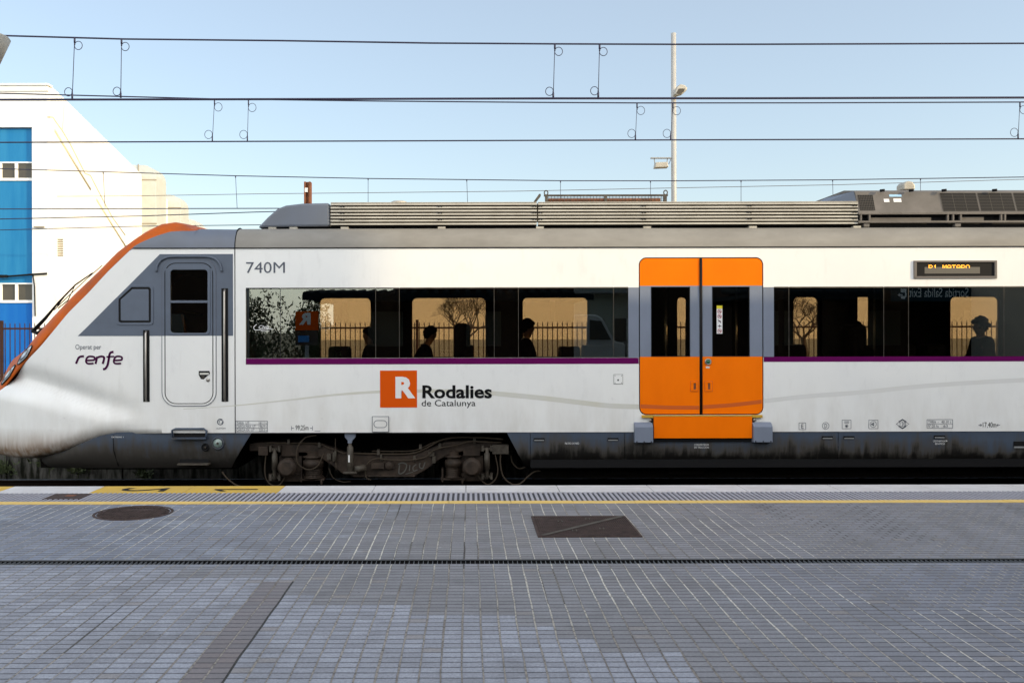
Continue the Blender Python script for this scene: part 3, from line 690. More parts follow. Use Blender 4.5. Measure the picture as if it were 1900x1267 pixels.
for a, b, s in ((540.5, 545, 1), (579.5, 575, 1)):
    ribbon(m, [(a, 793.5), (b, 793.5)], 1.1); ribbon(m, [(a, 789.5), (a, 797.5)], .9)
for a, b in ((1815, 1820.5), (1855, 1849.5)):
    ribbon(m, [(a, 790.5), (b, 790.5)], 1.1); q_ = 1 if b > a else -1
    ribbon(m, [(b+q_*.5, 790.5), (b-q_*2, 788.4)], 1); ribbon(m, [(b+q_*.5, 790.5), (b-q_*2, 792.6)], 1)
def boxline(x0, x1, y0, y1, w_=.8): ribbon(m, [(x0, y0), (x1, y0)], w_); ribbon(m, [(x0, y1), (x1, y1)], w_); ribbon(m, [(x0, y0), (x0, y1)], w_); ribbon(m, [(x1, y0), (x1, y1)], w_)
def ring(cx_, cy_, r, w_=.8, n=24, a0=0, a1=2*PI): ribbon(m, [(cx_+r*math.cos(a0+(a1-a0)*k/n), cy_+r*math.sin(a0+(a1-a0)*k/n)) for k in range(n+1)], w_)
boxline(437, 496, 780, 800); ribbon(m, [(437, 786.7), (496, 786.7)], .7); ribbon(m, [(437, 793.3), (496, 793.3)], .7)
boxline(1719.5, 1767, 780, 796); ribbon(m, [(1719.5, 788), (1767, 788)], .7)
boxline(1482, 1494.5, 785.5, 798); ring(1531.5, 791, 6.3); boxline(1562, 1578.5, 780.5, 796.5); boxline(1611.5, 1628.5, 780.5, 796.5); ring(1619.8, 788.3, 5.6)
ribbon(m, [(1662.5, 788), (1674, 780.5), (1686, 788), (1674, 795.5)], 1.2, closed=True)
ribbon(m, [(1667, 784.3), (1674, 779.6), (1681, 784.3)], 2.2); ribbon(m, [(1667, 791.7), (1674, 796.4), (1681, 791.7)], 2.2)
for k in range(3): ribbon(m, [(1566, 783+k*1.7), (1575, 783+k*1.7)], .7)
for k in range(6): ribbon(m, [(1570.3, 791.8), (1570.3+3.2*math.cos(k*PI/3), 791.8+3.2*math.sin(k*PI/3))], 1.3)
ribbon(m, [(1616, 788.3), (1621.5, 785.6)], 1.4); ribbon(m, [(1616, 788.3), (1621.5, 791)], 1.4); ribbon(m, [(1620.5, 785.5), (1620.5, 791)], 1.2)
ring(408.5, 781.5, 5.2, 1.8, 24, -.3, 5.6); ring(409.5, 781.2, 3.0, 1.0, 20, 2, 7.5)
ribbon(m, [(583.5, 798.6), (594, 798.6)], .8)
build_each(m, 'data_marking', 'film_grey', T, gap=.012)
for s, a, b, c, d in (('TARA  UT-', 438.5, 464, 781.3, 786), ('CARGA MAX. UT', 438.5, 474, 787.7, 792.6), ('CARGA EX. UT', 438.5, 472, 794.3, 799.2), ('161.1 t', 480, 494.5, 781.3, 786), ('196.9 t', 480, 494.5, 787.7, 792.6), ('220.2 t', 480, 494.5, 794.3, 799.2),
                      ('TARA  -', 1721.5, 1741, 781.8, 786.6), ('40.10 t', 1746, 1764, 781.8, 786.6), ('Nº DE Aˢ', 1721.5, 1741, 789.4, 794.4), ('63', 1750, 1758, 789.6, 794.2),
                      ('E', 1486, 1490.5, 787.8, 796), ('D', 1529.3, 1534, 787.2, 795), ('120', 1669, 1680, 784, 792.5), ('ALSTOM', 401, 418, 792, 795)):
    txt(s.replace('Aˢ', 'As'), a, b, c, d, 'lettering', 'film_grey')
m = MB(); ribbon(m, smooth(cr([(0, 0)]), 1) if 0 else smooth([(476, 601), (471, 606), (473, 611), (482, 611), (505, 609)], 5), 1.1, y=-.001+.002); ribbon(m, [(484, 613.5), (500, 613.2)], .8, y=.001)
m.build('swoosh', 'film_white', T); txt('Civia', 480, 499, 602.5, 609, 'lettering', 'film_white', shear=.4, y=.001, bold=.01)
# small fittings
m = MB(); m.prism(rrect(sx(690.5), sx(721), sz(800.5), sz(772), .02), SD-.012, SD+.01); m.build('hatch', 'white', T, bevel=.003)
m = MB(); ring(700, 786, 6.5, 1.1, 10, PI/2, 1.5*PI); ring(711, 786, 6.5, 1.1, 10, -PI/2, PI/2); ribbon(m, [(700, 779.5), (711, 779.5)], 1.1); ribbon(m, [(700, 792.5), (711, 792.5)], 1.1)
boxline(690.5, 721, 772, 800.5, 1.1); m.v = [(x, y-.011, z) for x, y, z in m.v]; m.build('hatch_latch', 'film_grey', T)
m = MB(); m.prism(rrect(sx(1139), sx(1155), sz(712.5), sz(695.5), .008), SD-.005, SD+.01); o = m.build('socket_plate', 'white', T, bevel=.002)
m = MB()
m = MB()
for a, b, s in ((1139.2, 697.5, 0),): m.box((sx(1138.4), SD-.003, sz(713.1)), (sx(1155.6), SD-.0005, sz(694.9)))
m.build('plate_edge', 'grime2', o)
m = MB()
for a, b, s in ((1141, 697.5, .6), (1153, 697.5, .6), (1141, 710.5, .6), (1153, 710.5, .6), (1146.5, 705.5, 1.4)): m.box((sx(a-s), SD-.007, sz(b+s)), (sx(a+s), SD-.004, sz(b-s)))
build_each(m, 'screw', 'black', o)
# destination display
m = MB(); m.box((sx(1695), SD-.02, sz(518.5)), (sx(1849), SD+.01, sz(514.5))); m.box((sx(1695), SD-.02, sz(489)), (sx(1849), SD+.01, sz(485.5))); m.box((sx(1695), SD-.02, sz(514.5)), (sx(1700), SD+.01, sz(489))); m.box((sx(1844.5), SD-.02, sz(514.5)), (sx(1849), SD+.01, sz(489)))
ds = m.build('destination_display', 'dispframe', T, bevel=.003)
m = MB(); m.box((sx(1700), SD-.004, sz(514.5)), (sx(1844.5), SD+.009, sz(489))); m.build('dark_panel', 'black', ds)
m = MB(); m.box((sx(1715.5), SD-.006, sz(509.5)), (sx(1818), SD-.003, sz(497.5))); m.build('matrix', 'leddead', ds)
FONT = {'R': ['11110', '10001', '10001', '11110', '10100', '10010', '10001'], '1': ['00100', '01100', '00100', '00100', '00100', '00100', '01110'], 'M': ['10001', '11011', '10101', '10101', '10001', '10001', '10001'],
        'A': ['01110', '10001', '10001', '11111', '10001', '10001', '10001'], 'T': ['11111', '00100', '00100', '00100', '00100', '00100', '00100'], 'O': ['01110', '10001', '10001', '10001', '10001', '10001', '01110'], ' ': ['00000']*7}
m = MB(); cxp = 1723.0
for ch in 'R1 MATARO':
    for rr, row in enumerate(FONT[ch][:4]):
        for cc, v in enumerate(row):
            if v == '1': a, b = cxp+cc*1.5, 493.6+rr*1.5; m.box((sx(a), SD-.0075, sz(b+1.1)), (sx(a+1.2), SD-.006, sz(b)))
    cxp += 8.6
m.build('lit_text', 'led', ds)
# passenger doors
m = MB()
for a, b, c, d in ((1185.5, 1187.5, 478.5, 770.5), (1414.5, 1416.5, 478.5, 770.5), (1187.5, 1414.5, 478.5, 481), (1187.5, 1414.5, 768, 770.5), (1297.5, 1303.5, 481, 768)): m.box((sx(a-1.5), SD+.012, sz(d)), (sx(b+1.5), SD+.045, sz(c)))
m.tube([(sx(1300.5), SD+.002, sz(481)), (sx(1300.5), SD+.002, sz(768))], .020, 8); m.build('door_seal', 'black', T)
def leafdoor(x0, x1, w0, w1, left):
    m = MB(); r = 12*SD/F; c0 = (1, 0, 0, 0) if left else (0, 1, 0, 0); c1 = (0, 0, 0, 1) if left else (0, 0, 1, 0)
    m.prism(rrect(sx(x0), sx(x1), sz(768.5), sz(662.5), r, 6, c0), SD+.001, SD+.035)
    m.prism(rrect(sx(x0), sx(x1), sz(531), sz(480.5), r, 6, c1), SD+.001, SD+.035)
    m.box((sx(x0), SD+.001, sz(662.5)), (sx(w0), SD+.035, sz(531)), 1); m.box((sx(w1), SD+.001, sz(662.5)), (sx(x1), SD+.035, sz(531)), 1)
    m.box((sx(w0), SD+.001, sz(533)), (sx(w1), SD+.035, sz(531)), 1)
    d = m.build('passenger_door', ['orange', 'lgrey'], T)
    q = MB(); q.box((sx(w0+1.2), SD+.006, sz(661.3)), (sx(w1-1.2), SD+.012, sz(534.2))); q.build('window', 'glass', d)
    q = MB(); q.box((sx(w0), SD-.002, sz(662.5)), (sx(w0+1.2), SD+.02, sz(533))); q.box((sx(w1-1.2), SD-.002, sz(662.5)), (sx(w1), SD+.02, sz(533))); q.box((sx(w0+1.2), SD-.002, sz(662.5)), (sx(w1-1.2), SD+.02, sz(661.3))); q.box((sx(w0+1.2), SD-.002, sz(534.2)), (sx(w1-1.2), SD+.02, sz(533)))
    q.build('window_rubber', 'black', d)
    return d
dL = leafdoor(1187.5, 1298, 1208, 1280.5, True); lab(dL, 'left orange and grey door leaf with tall window')
dR = leafdoor(1303.5, 1414.5, 1321.5, 1391, False); lab(dR, 'right orange and grey door leaf with green push button')
for d, a in ((dL, 1281.5), (dR, 1308)):
    q = MB()
    for (p0, p1, q0, q1) in ((a, a+13, 708.5, 711.5), (a, a+13, 723.5, 726.5), (a, a+5, 711.5, 723.5), (a+9.5, a+13, 711.5, 723.5)): q.box((sx(p0), SD-.010, sz(q1)), (sx(p1), SD+.002, sz(q0)))
    h_ = q.build('handle', 'orange', d, bevel=.002); q = MB(); q.box((sx(a-.9), SD-.001, sz(727.4)), (sx(a+13.9), SD+.0006, sz(707.6))); q.build('handle_edge', 'film_dorange', h_); q = MB(); q.box((sx(a+5), SD-.002, sz(723.5)), (sx(a+9.5), SD+.0005, sz(711.5))); q.build('handle_recess', 'rust', h_)
q = MB(); q.lathe((sx(1313.5), SD+.002, sz(672)), [(.045, 0), (.045, .014), (.038, .020), (.030, .016), (.028, .012), (.001, .012)], 'Y', 24)
q.v = [(x, 2*(SD+.002)-y if y > SD+.002 else y, z) for x, y, z in q.v]; bt = q.build('push_button', 'steel', dR)
q = MB(); q.lathe((sx(1313.5), SD-.010, sz(672)), [(.026, 0), (.025, -.008), (.012, -.012), (.001, -.012)][::-1], 'Y', 20); q.v = [(x, y if y < SD-.009 else 2*(SD-.010)-y, z) for x, y, z in q.v]; q.build('green_centre', 'green', bt)
q = MB(); q.box((sx(1309.5), SD-.001, sz(684)), (sx(1316.5), SD+.002, sz(680.5))); q.build('button_label', 'film_cream', dR)
q = MB(); q.box((sx(1330), SD+.002, sz(620)), (sx(1340.5), SD+.0055, sz(574))); st = q.build('prohibition_sticker', 'film_white', dR)
q = MB(); q.box((sx(1330), SD+.0005, sz(573.8)), (sx(1340.5), SD+.0055, sz(568))); q.build('yellow_header', 'sticker_yellow', st)
m = MB()
for k in range(5):
    cy_ = 579+k*9
    if k in (0, 1, 4): ring(1335.2, cy_, 3.5, 1.0, 16); ribbon(m, [(1332.8, cy_-2.4), (1337.6, cy_+2.4)], .9)
m.v = [(x, y+.0045, z) for x, y, z in m.v]; m.build('ban_ring', 'red', st)
m = MB()
for k in range(5):
    cy_ = 579+k*9; ribbon(m, [(1333.5, cy_+1), (1335.5, cy_-1.2), (1337.5, cy_+1)], 1.3)
    if k == 2: ribbon(m, [(1332, cy_-3), (1338, cy_+3)], 1.2)
    if k == 3: ribbon(m, [(1331.8, cy_), (1338.8, cy_)], 1.0); ribbon(m, [(1335.3, cy_-3), (1335.3, cy_+3)], 1)
m.v = [(x, y+.004, z) for x, y, z in m.v]; m.build('pictogram', 'film_purple', st)
m = MB(); ribbon(m, smooth([(1188, 754), (1240, 756.5), (1297, 757)], 4), 7, y=.0003); ribbon(m, smooth([(1304, 756), (1360, 752), (1413, 746)], 4), 7, y=.0003); m.build('door_curved_line', 'film_dorange', T)
# step flap, yellow bars, brackets
m = MB(); m.box((sx(1211.5), SD-.055, sz(813)), (sx(1393), SD-.015, sz(773))); sp = m.build('entrance_step', 'orange', T, bevel=.004); lab(sp, 'folded orange step below the doors')
m = MB(); m.box((sx(1211.5), SD-.058, sz(772.8)), (sx(1393), SD+.0, sz(770.8))); m.box((sx(1190), SD-.04, sz(775.5)), (sx(1211), SD+.0, sz(770.5))); m.box((sx(1393.5), SD-.04, sz(775.5)), (sx(1413), SD+.0, sz(770.5))); m.build('step_edge', 'yellow', sp, bevel=.003)
m = MB(); m.box((sx(1207), SD-.03, sz(815.5)), (sx(1211), SD, sz(776))); m.box((sx(1393.5), SD-.03, sz(815.5)), (sx(1397.5), SD, sz(776))); m.box((sx(1211), SD-.013, sz(820)), (sx(1393.5), SD, sz(773))); m.build('step_gap', 'black', sp)
m = MB(); m.tube([(sx(1203.5), SD-.022, sz(779.5)), (sx(1208), SD-.022, sz(779.5))], .018, 8); m.tube([(sx(1396), SD-.022, sz(779.5)), (sx(1401), SD-.022, sz(779.5))], .018, 8); build_each(m, 'hinge_pin', 'steel', sp)
for a, b in ((1175.5, 1209), (1394, 1429)):
    m = MB(); m.prismx([(SD, sz(783.5)), (SD-.04, sz(784.5)), (SD-.10, sz(791.5)), (SD-.10, sz(820)), (SD, sz(821))], sx(a), sx(b)); o = m.build('step_bracket', 'lgrey', sp, bevel=.004)
    m = MB()
    for k in (.1, .5, .9): m.box((sx(a+(b-a)*k-1), SD-.103, sz(819.3)), (sx(a+(b-a)*k+1), SD-.099, sz(817.5)))
    build_each(m, 'bolt', 'black', o)
# skirts
SKP = [(12.812, .985), (12.812, .86), (12.818, .72), (12.84, .62), (12.89, .55), (12.97, .505), (13.08, .48)]
def skirt(a0, a1, b0, b1, label=None):
    m = MB(); n = len(SKP); vs = []
    for i, (y, z) in enumerate(SKP):
        t = (SKP[0][1]-z)/(SKP[0][1]-.50); t = min(1, t)
        vs += [(sx(a0+(a1-a0)*t), y, z), (sx(b0+(b1-b0)*t), y, z)]
    m.add(vs, [(2*i, 2*i+2, 2*i+3, 2*i+1) for i in range(n-1)], 0, True)
    m.add([(x, y+.03, z) for x, y, z in vs], [(2*i, 2*i+1, 2*i+3, 2*i+2) for i in range(n-1)], 0, True)
    return m.build('skirt_panel', 'skirt', T)
skirt(940, 975, 983, 983); skirt(984, 984, 1158, 1158); skirt(1159, 1159, 1555, 1555); skirt(1556, 1556, 1935, 1935); skirt(1936, 1936, 2690, 2690)
m = MB(); m.box((sx(938), SD+.03, sz(803.3)), (XE, SD+.04, sz(801))); m.box((sx(984), SD+.045, .5), (XE, SD+.06, .98)); m.build('skirt_backing', 'black', T)
for px, py in ((1000, 815.5), (1137, 815.5), (1535, 813), (1575, 813), (1743, 812)):
    m = MB(); m.box((sx(px-10), 12.80, sz(py+3)), (sx(px+10), 12.814, sz(py-2.6))); h_ = m.build('latch_slot', 'black', T)
    m = MB(); m.box((sx(px-9), 12.796, sz(py+2.4)), (sx(px+9), 12.80, sz(py+.4))); m.build('latch_bar', 'galv', h_)
for s, a, b, c, d in (('FILTRO DE RED', 1048, 1074, 821, 824.5), ('CONVERTIDOR', 1288, 1315, 824, 827.5), ('DE TRACCION', 1288, 1315, 829, 832.5), ('CONVERTIDOR', 1731, 1758, 818.5, 821.5), ('ESTATICO', 1735, 1753, 823.5, 826.5), ('EXTREMO 1', 207, 229, 808, 810.5)):
    txt(s, a, b, c, d, 'lettering', 'film_white', y=.002 if a > 900 else .004).location.y += (.008 if a > 900 else .0)
m = MB(); m.box((sx(1881), 12.80, sz(830)), (sx(1932), 12.813, sz(821))); m.box((sx(1881), 12.797, sz(833)), (sx(1932), 12.801, sz(830)), 1); m.build('air_inlet', ['black', 'galv'], T)
# underframe
m = MB(); m.box((sx(990), 13.2, .30), (XE, 15.3, .95)); m.box((sx(120), 13.35, .42), (sx(420), 15.2, .95)); m.box((sx(425), 13.75, .62), (sx(990), 14.8, .98)); m.box((sx(437), SD+.05, .985), (XE, YF-.06, 1.14)); m.box((sx(300), SD+.05, .985), (sx(436), YF-.06, 1.14))
r = random.Random(9)
for k in range(16): a = r.uniform(1000, 2600); m.box((sx(a), 13.1+r.random()*.05, .36+r.random()*.1), (sx(a+r.uniform(30, 100)), 13.2, .5+.06*r.random()))
m.build('underframe', 'dark', T)
# ------------------------------------------------------------------ cab and nose
def q_of(x):
    u = (sx(200)-x)/2.25
    if u <= 0: return CX+F*x/SD
    if u < .9: return CX+F*x/S_of(x)
    xr = sx(200)-.9*2.25; return CX+F*xr/S_of(xr)-(u-.9)*300
T_out = [(-60, 804), (-38, 774), (-20, 744), (0, 713), (15, 695), (33, 674), (62, 635.5), (76, 616), (101, 588), (141, 546), (192, 498), (227, 463), (278, 427), (303, 415), (328, 411.6), (345, 415.5), (358.7, 424), (435, 425)]
T_in = [(-60, 812), (-38, 785), (-20, 756), (5, 722), (25, 697), (50, 667), (76, 640), (101, 610), (126, 579.6), (162, 544), (202, 501), (245, 460), (265, 448), (290.5, 437), (316, 428.5), (358, 425.5), (435, 425.5)]
B_lo = [(-60, 815), (-38, 829), (-20, 838), (0, 840), (30, 846), (60, 846), (110, 836), (150, 821), (185, 810), (215, 804), (300, 802.2)]
P_cr = [(-60, 690), (0, 694), (50, 703), (100, 717), (200, 749), (300, 775)]
def dent(q, py):
    if q > 300: return 0
    k = min(1, max(0, (300-q)/230)); pc = lerp(P_cr, q)
    g = .11*k*math.exp(-((py-pc)/17)**2)
    s = min(1, max(0, (py-pc-6)/34)); s = s*s*(3-2*s)
    kk = min(1, max(0, (260-q)/260)); b = -.13*kk*s
    lo = lerp(B_lo, q); t = max(0, (py-(lo-24))/24); b += .085*t*t*min(1, max(0, (330-q)/150))
    return (g+b)*min(1, (300-q)/70)
xs = [sx(300)+(sx(200)-sx(300))*i/10 for i in range(11)]+[sx(200)-2.25*math.sin(k/60*PI/2) for k in range(1, 60)]
NR = 34; m = MB(); vs = []
for x in xs:
    q = q_of(x); S = S_of(x); top = max(459.5, lerp(T_in, q)); bot = lerp(B_lo, q); bot = max(bot, top+2)
    for k in range(NR+1):
        py = top+(bot-top)*k/NR; d = dent(q, py)*(1 if S < 13.6 else max(0, (YC-S)/.67)); y = min(S+d, YC)
        vs.append((x, y, Z(py, S)))
    zb_ = Z(bot, S); vs.append((x, min(S+.16, YC), zb_-.035)); vs.append((x, min(S+.5, YC), zb_-.04)); vs.append((x, YC, zb_-.04))
nr = NR+4; nx = len(xs)
fs = [(i*nr+k, (i+1)*nr+k, (i+1)*nr+k+1, i*nr+k+1) for i in range(nx-1) for k in range(nr-1)]
m.add(vs, fs, 0, True)
m.add([(x, 2*YC-y, z) for x, y, z in vs], [f[::-1] for f in fs], 0, True)
m.build('cab_nose', 'white', T)
# roof line, orange edge and windscreen
xs2 = [sx(435)+(sx(300)-sx(435))*i/26 for i in range(26)]+xs; NA, NB_, NC = 6, 8, 9
m = MB(); vs = []; cols = []
for x in xs2:
    q = q_of(x); S = S_of(x); Wt = max(459.5, lerp(T_in, q)); O = lerp(T_in, q); To = lerp(T_out, q); inn = min(.30, (YC-S)*.6); To = lerp(T_out, CX+F*x/(S+inn) if q > -20 else q); O = lerp(T_in, CX+F*x/(S+.15*inn) if q > -20 else q)
    if q < 250: O = lerp(T_in, q)
    zA = Z(Wt, S); zB = Z(To, S+inn); zO = Z(O, S+.15*inn); row = []
    # the whole rounded shoulder from A to B; the orange begins where it crosses the measured line
    f0 = max(0.0, min(1.0, (zO-zA)/(zB-zA))) if zB > zA+1e-4 else 0
    a0 = math.asin(f0)/(PI/2) if f0 > 0 else 0
    if q > 359: a0 = 1
    for k in range(NA+1): t = a0*k/NA; row.append((x, S+inn*(1-math.cos(t*PI/2)), zA+(zB-zA)*math.sin(t*PI/2)))
    for k in range(1, NB_+1): t = a0+(1-a0)*k/NB_; row.append((x, S+inn*(1-math.cos(t*PI/2)), zA+(zB-zA)*math.sin(t*PI/2)))
    dome = .05 if q > 225 else .05+.36*min(1, (225-q)/110)*min(1, max(0, (YC-S)/.8))
    for k in range(1, NC+1): t = k/NC; row.append((x, S+inn+(YC-S-inn)*t, zB+dome*math.sin(t*PI/2)))
    vs += row
nr = len(row); fs = []; mi = []
for i in range(len(xs2)-1):
    qa = q_of(xs2[i])
    for k in range(nr-1):
        fs.append((i*nr+k, i*nr+k+1, (i+1)*nr+k+1, (i+1)*nr+k)[::-1])
        c = 0 if k < NA else 1 if k < NA+NB_ else (0 if qa > 360 else 1 if (qa > 236 or k < NA+NB_+1 or qa < 66) else 2)
        mi.append(c)
o0 = len(m.v); m.add(vs, [], 0); 
for f, c in zip(fs, mi): m.f.append(list(f)); m.m.append(c); m.sm.append(True)
o1 = len(m.v); m.add([(x, 2*YC-y, z) for x, y, z in vs], [], 0)
for f, c in zip(fs, mi): m.f.append([i+o1 for i in f[::-1]]); m.m.append(c); m.sm.append(True)
hood = m.build('cab_roof_and_windscreen', ['roofdark', 'nose_orange', 'ws'], T)
# headlamps: lens shapes on the orange edge
def onedge(px, py):
    x = sx(px); 
    for _ in range(6): S = S_of(x); x = X(px, S+.04)
    q = q_of(x); S = S_of(x); zi = Z(lerp(T_in, q), S); inn = min(.30, (YC-S)*.6); zB = Z(lerp(T_out, CX+F*x/(S+inn) if q > -20 else q), S+inn)
    z = Z(py, S+.06); f = max(0, min(1, (z-zi)/(zB-zi))); t = math.asin(f)
    return Vector((x, S+inn*(1-math.cos(t)), zi+(zB-zi)*f))
for cen, a_, b_, ang in (((47.5, 657.5), 21, 6.2, math.radians(53)), ((16.5, 694), 21, 4.6, math.radians(56))):
    def lens(k, s): 
        t = 2*PI*k/28; u = a_*s*math.cos(t); v = b_*s*math.sin(t)*(1-.35*abs(math.cos(t))); return (cen[0]+u*math.cos(ang)-v*math.sin(ang)*-1, cen[1]-u*math.sin(ang)+v*math.cos(ang))
    m = MB(); c = onedge(*cen); out = Vector((-.25, -.75, .6)).normalized()
    vs = [c+out*.034]+[onedge(*lens(k, .55))+out*.03 for k in range(28)]+[onedge(*lens(k, 1))+out*.012 for k in range(28)]
    m.add(vs, [(0, 1+(k+1) % 28, 1+k)[::-1] for k in range(28)]+[(1+k, 1+(k+1) % 28, 29+(k+1) % 28, 29+k) for k in range(28)], 0, True)
    hl = m.build('headlight', 'lamp', T)
    m = MB(); pts = [onedge(*lens(k, 1.04))+out*.012 for k in range(29)]; m.tube(pts, .007, 5, cap=False); m.build('rim', 'black', hl)
# wipers on the windscreen
def wsp(px, py, lift=.05):
    x = sx(px)
    for _ in range(6): x = X(px, S_of(x)+.35)
    return Vector((x, S_of(x)+.35, Z(py, S_of(x)+.35)))
m = MB(); m.tube([wsp(*p) for p in ((62, 612), (85, 588), (108, 560), (140, 527), (172, 505))], [.028, .022, .012, .010, .008], 6)
m.tube([wsp(*p) for p in ((107, 566), (120, 548), (138, 531), (126, 556), (108, 570))], .008, 5)
m.tube([wsp(*p) for p in ((60, 612), (70, 617), (84, 606))], [.03, .03, .02], 6)
m.build('windscreen_wiper', 'black', T)
m = MB(); m.tube([wsp(*p) for p in ((100, 574), (130, 545), (160, 517), (190, 491))], .006, 5); m.build('windscreen_wiper', 'black', T)
# cab side with the grey flash
m = MB()
side(300, 316, 459.5, 802, 0, m); side(387, 435, 459.5, 802, 0, m); side(316, 387, 459.5, 498, 0, m); side(316, 387, 617, 802, 0, m)
m.build('cab_side', 'white', T)
def warp_grid(name, rows, mt, y, n=16, extra=None):
    m = MB(); vs = []
    for py, a, b in rows:
        for k in range(n+1):
            px = a+(b-a)*k/n; x = sx(px); x = X(px, S_of(x)); S = S_of(x)
            vs.append((x, S+(dent(px, py) if px < 298 else 0)-y, Z(py, S)))
    m.add(vs, [(j*(n+1)+i, (j+1)*(n+1)+i, (j+1)*(n+1)+i+1, j*(n+1)+i+1) for j in range(len(rows)-1) for i in range(n)], 0, True)
    return m
m = warp_grid('', [(470.5, 297, 315.5), (498, 269.6, 315.5), (530, 237.5, 315.5), (560, 207, 315.5), (590, 177, 315.5), (605, 162, 315.5), (617, 149.5, 315.5)], 0, .0025)
for (a, b, c, d) in ((315.5, 387.5, 470.5, 497.5), (387.5, 432.5, 470.5, 622)): decal(m, a, b, c, d, .0025)
m2 = warp_grid('', [(617, 149.5, 387.5), (622, 144.2, 387.5)], 0, .0025); o = len(m.v); m.v += m2.v; m.f += [[i+o for i in f] for f in m2.f]; m.m += m2.m; m.sm += m2.sm
m.build('grey_flash', 'grey', T)
# cab door: raised frame, leaf in two colours, window, gutter
def ringpoly(mbx, outer, inner, y0, y1, mi=0):
    n = len(outer); vs = [(x, y0, z) for x, z in outer]+[(x, y0, z) for x, z in inner]+[(x, y1, z) for x, z in outer]+[(x, y1, z) for x, z in inner]
    fs = []
    for i in range(n):
        j = (i+1) % n; fs += [(i, j, n+j, n+i), (2*n+j, 2*n+i, 3*n+i, 3*n+j), (j, i, 2*n+i, 2*n+j), (n+i, n+j, 3*n+j, 3*n+i)]
    mbx.add(vs, fs, mi)
def pr(a, b, c, d, r, n=8): return rrect(sx(a), sx(b), sz(d), sz(c), r*SD/F, n)
def clipz(poly, z0, up):
    out = []
    for p, q in zip(poly, poly[1:]+poly[:1]):
        ip = (p[1] >= z0) == up; iq = (q[1] >= z0) == up
        if ip: out.append(p)
        if ip != iq: t = (z0-p[1])/(q[1]-p[1]); out.append((p[0]+(q[0]-p[0])*t, z0))
    return out
m = MB(); ringpoly(m, pr(300, 401.5, 479, 752.5, 26), pr(306.8, 395, 487.5, 747, 20), SD-.006, SD+.001)
fr = m.build('cab_door_frame', 'white', T)
m = MB(); ringpoly(m, pr(305.6, 396, 486.5, 748.2, 21), pr(307.2, 394.6, 488, 747, 20), SD-.0075, SD+.001); m.build('door_gap', 'black', T)
m = MB(); ringpoly(m, pr(300, 401.5, 479, 752.5, 26), pr(301.2, 400.3, 480.2, 751.3, 25), SD-.0068, SD-.001); m.build('frame_seam', 'film_grey', T)
m = MB(); lo = clipz(pr(307.4, 394.4, 488.2, 746.8, 19.5), sz(622), False); up = pr(307.4, 394.4, 488.2, 746.8, 19.5)
m.prism(lo, SD-.010, SD+.001); lf = m.build('cab_door', 'white', T); lab(lf, 'narrow driver door, white below and grey above, with a tall window')
m = MB(); ou = clipz(up, sz(622), True)
m.box((sx(307.4), SD-.010, sz(622)), (sx(315), SD-.003, sz(508))); m.box((sx(388), SD-.010, sz(622)), (sx(394.4), SD-.003, sz(508))); m.box((sx(315), SD-.010, sz(622)), (sx(388), SD-.003, sz(618.5)))
m.prism(clipz(up, sz(508), True) if 0 else [p for p in clipz(clipz(up, sz(497), True), sz(497), True)], SD-.010, SD-.003)
m.box((sx(307.4), SD-.010, sz(508)), (sx(315), SD-.003, sz(497))); m.box((sx(388), SD-.010, sz(508)), (sx(394.4), SD-.003, sz(497)))
m.build('upper_panel', 'grey', lf)
m = MB(); ringpoly(m, pr(311.5, 390.5, 494, 620.5, 9), pr(317, 386, 499.5, 616.5, 6), SD-.020, SD-.004); m.box((sx(316.5), SD-.016, sz(561)), (sx(386.5), SD-.004, sz(556.5))); m.build('window_frame', 'grey', lf, bevel=.002)
m = MB(); m.box((sx(316), SD-.003, sz(617)), (sx(387), SD+.003, sz(498.5))); m.build('window', 'glass', lf)
# frame colour above the white: grey upper half of the frame
m = MB(); 
ou_ = pr(300, 401.5, 479, 752.5, 26); in_ = pr(306.0, 395.6, 487, 747, 20)
m2 = MB(); k0 = [i for i, (a, b) in enumerate(zip(ou_, in_)) if a[1] > sz(560)]
seq = k0
vs = [(ou_[i][0], SD-.0065, ou_[i][1]) for i in seq]+[(in_[i][0], SD-.0065, in_[i][1]) for i in seq]; n = len(seq)
m2.add(vs, [(i, i+1, n+i+1, n+i) for i in range(n-1)])
m2.box((sx(300), SD-.0066, sz(622)), (sx(306), SD-.0055, sz(479)-26*SD/F)); m2.box((sx(395.6), SD-.0066, sz(622)), (sx(401.5), SD-.0055, sz(479)-26*SD/F))
m2.build('frame_grey_part', 'grey', T)
gut = [(291, 503), (293, 492), (299, 483), (307, 478), (318, 475.5), (350, 475), (384, 475.5), (396, 478), (404, 483), (410, 492), (412, 503)]
m = MB(); m.tube([(sx(a), SD-.018, sz(b)) for a, b in smooth(gut, 4)], .015, 8); m.build('rain_gutter', 'grey', T)
m = MB(); m.prism([(sx(a), sz(b)) for a, b in ((369, 687), (389, 687), (390, 692), (378, 702.5), (373, 702), (369, 694))], SD-.014, SD-.009); hd = m.build('door_handle', 'black', lf, bevel=.002)
m = MB(); m.box((sx(371.5), SD-.030, sz(694)), (sx(388), SD-.015, sz(690.5))); m.box((sx(374), SD-.017, sz(700)), (sx(380), SD-.0135, sz(696)), 1); m.build('grip', ['film_cream', 'grime2'], hd, bevel=.003)
m = MB(); m.lathe((sx(386), SD-.010, sz(703.5)), [(.026, 0), (.026, -.010), (.018, -.014), (.001, -.014)][::-1], 'Y', 16); m.v = [(x, y if y <= SD-.010 else 2*(SD-.010)-y, z) for x, y, z in m.v]; m.build('lock', 'steel', lf)
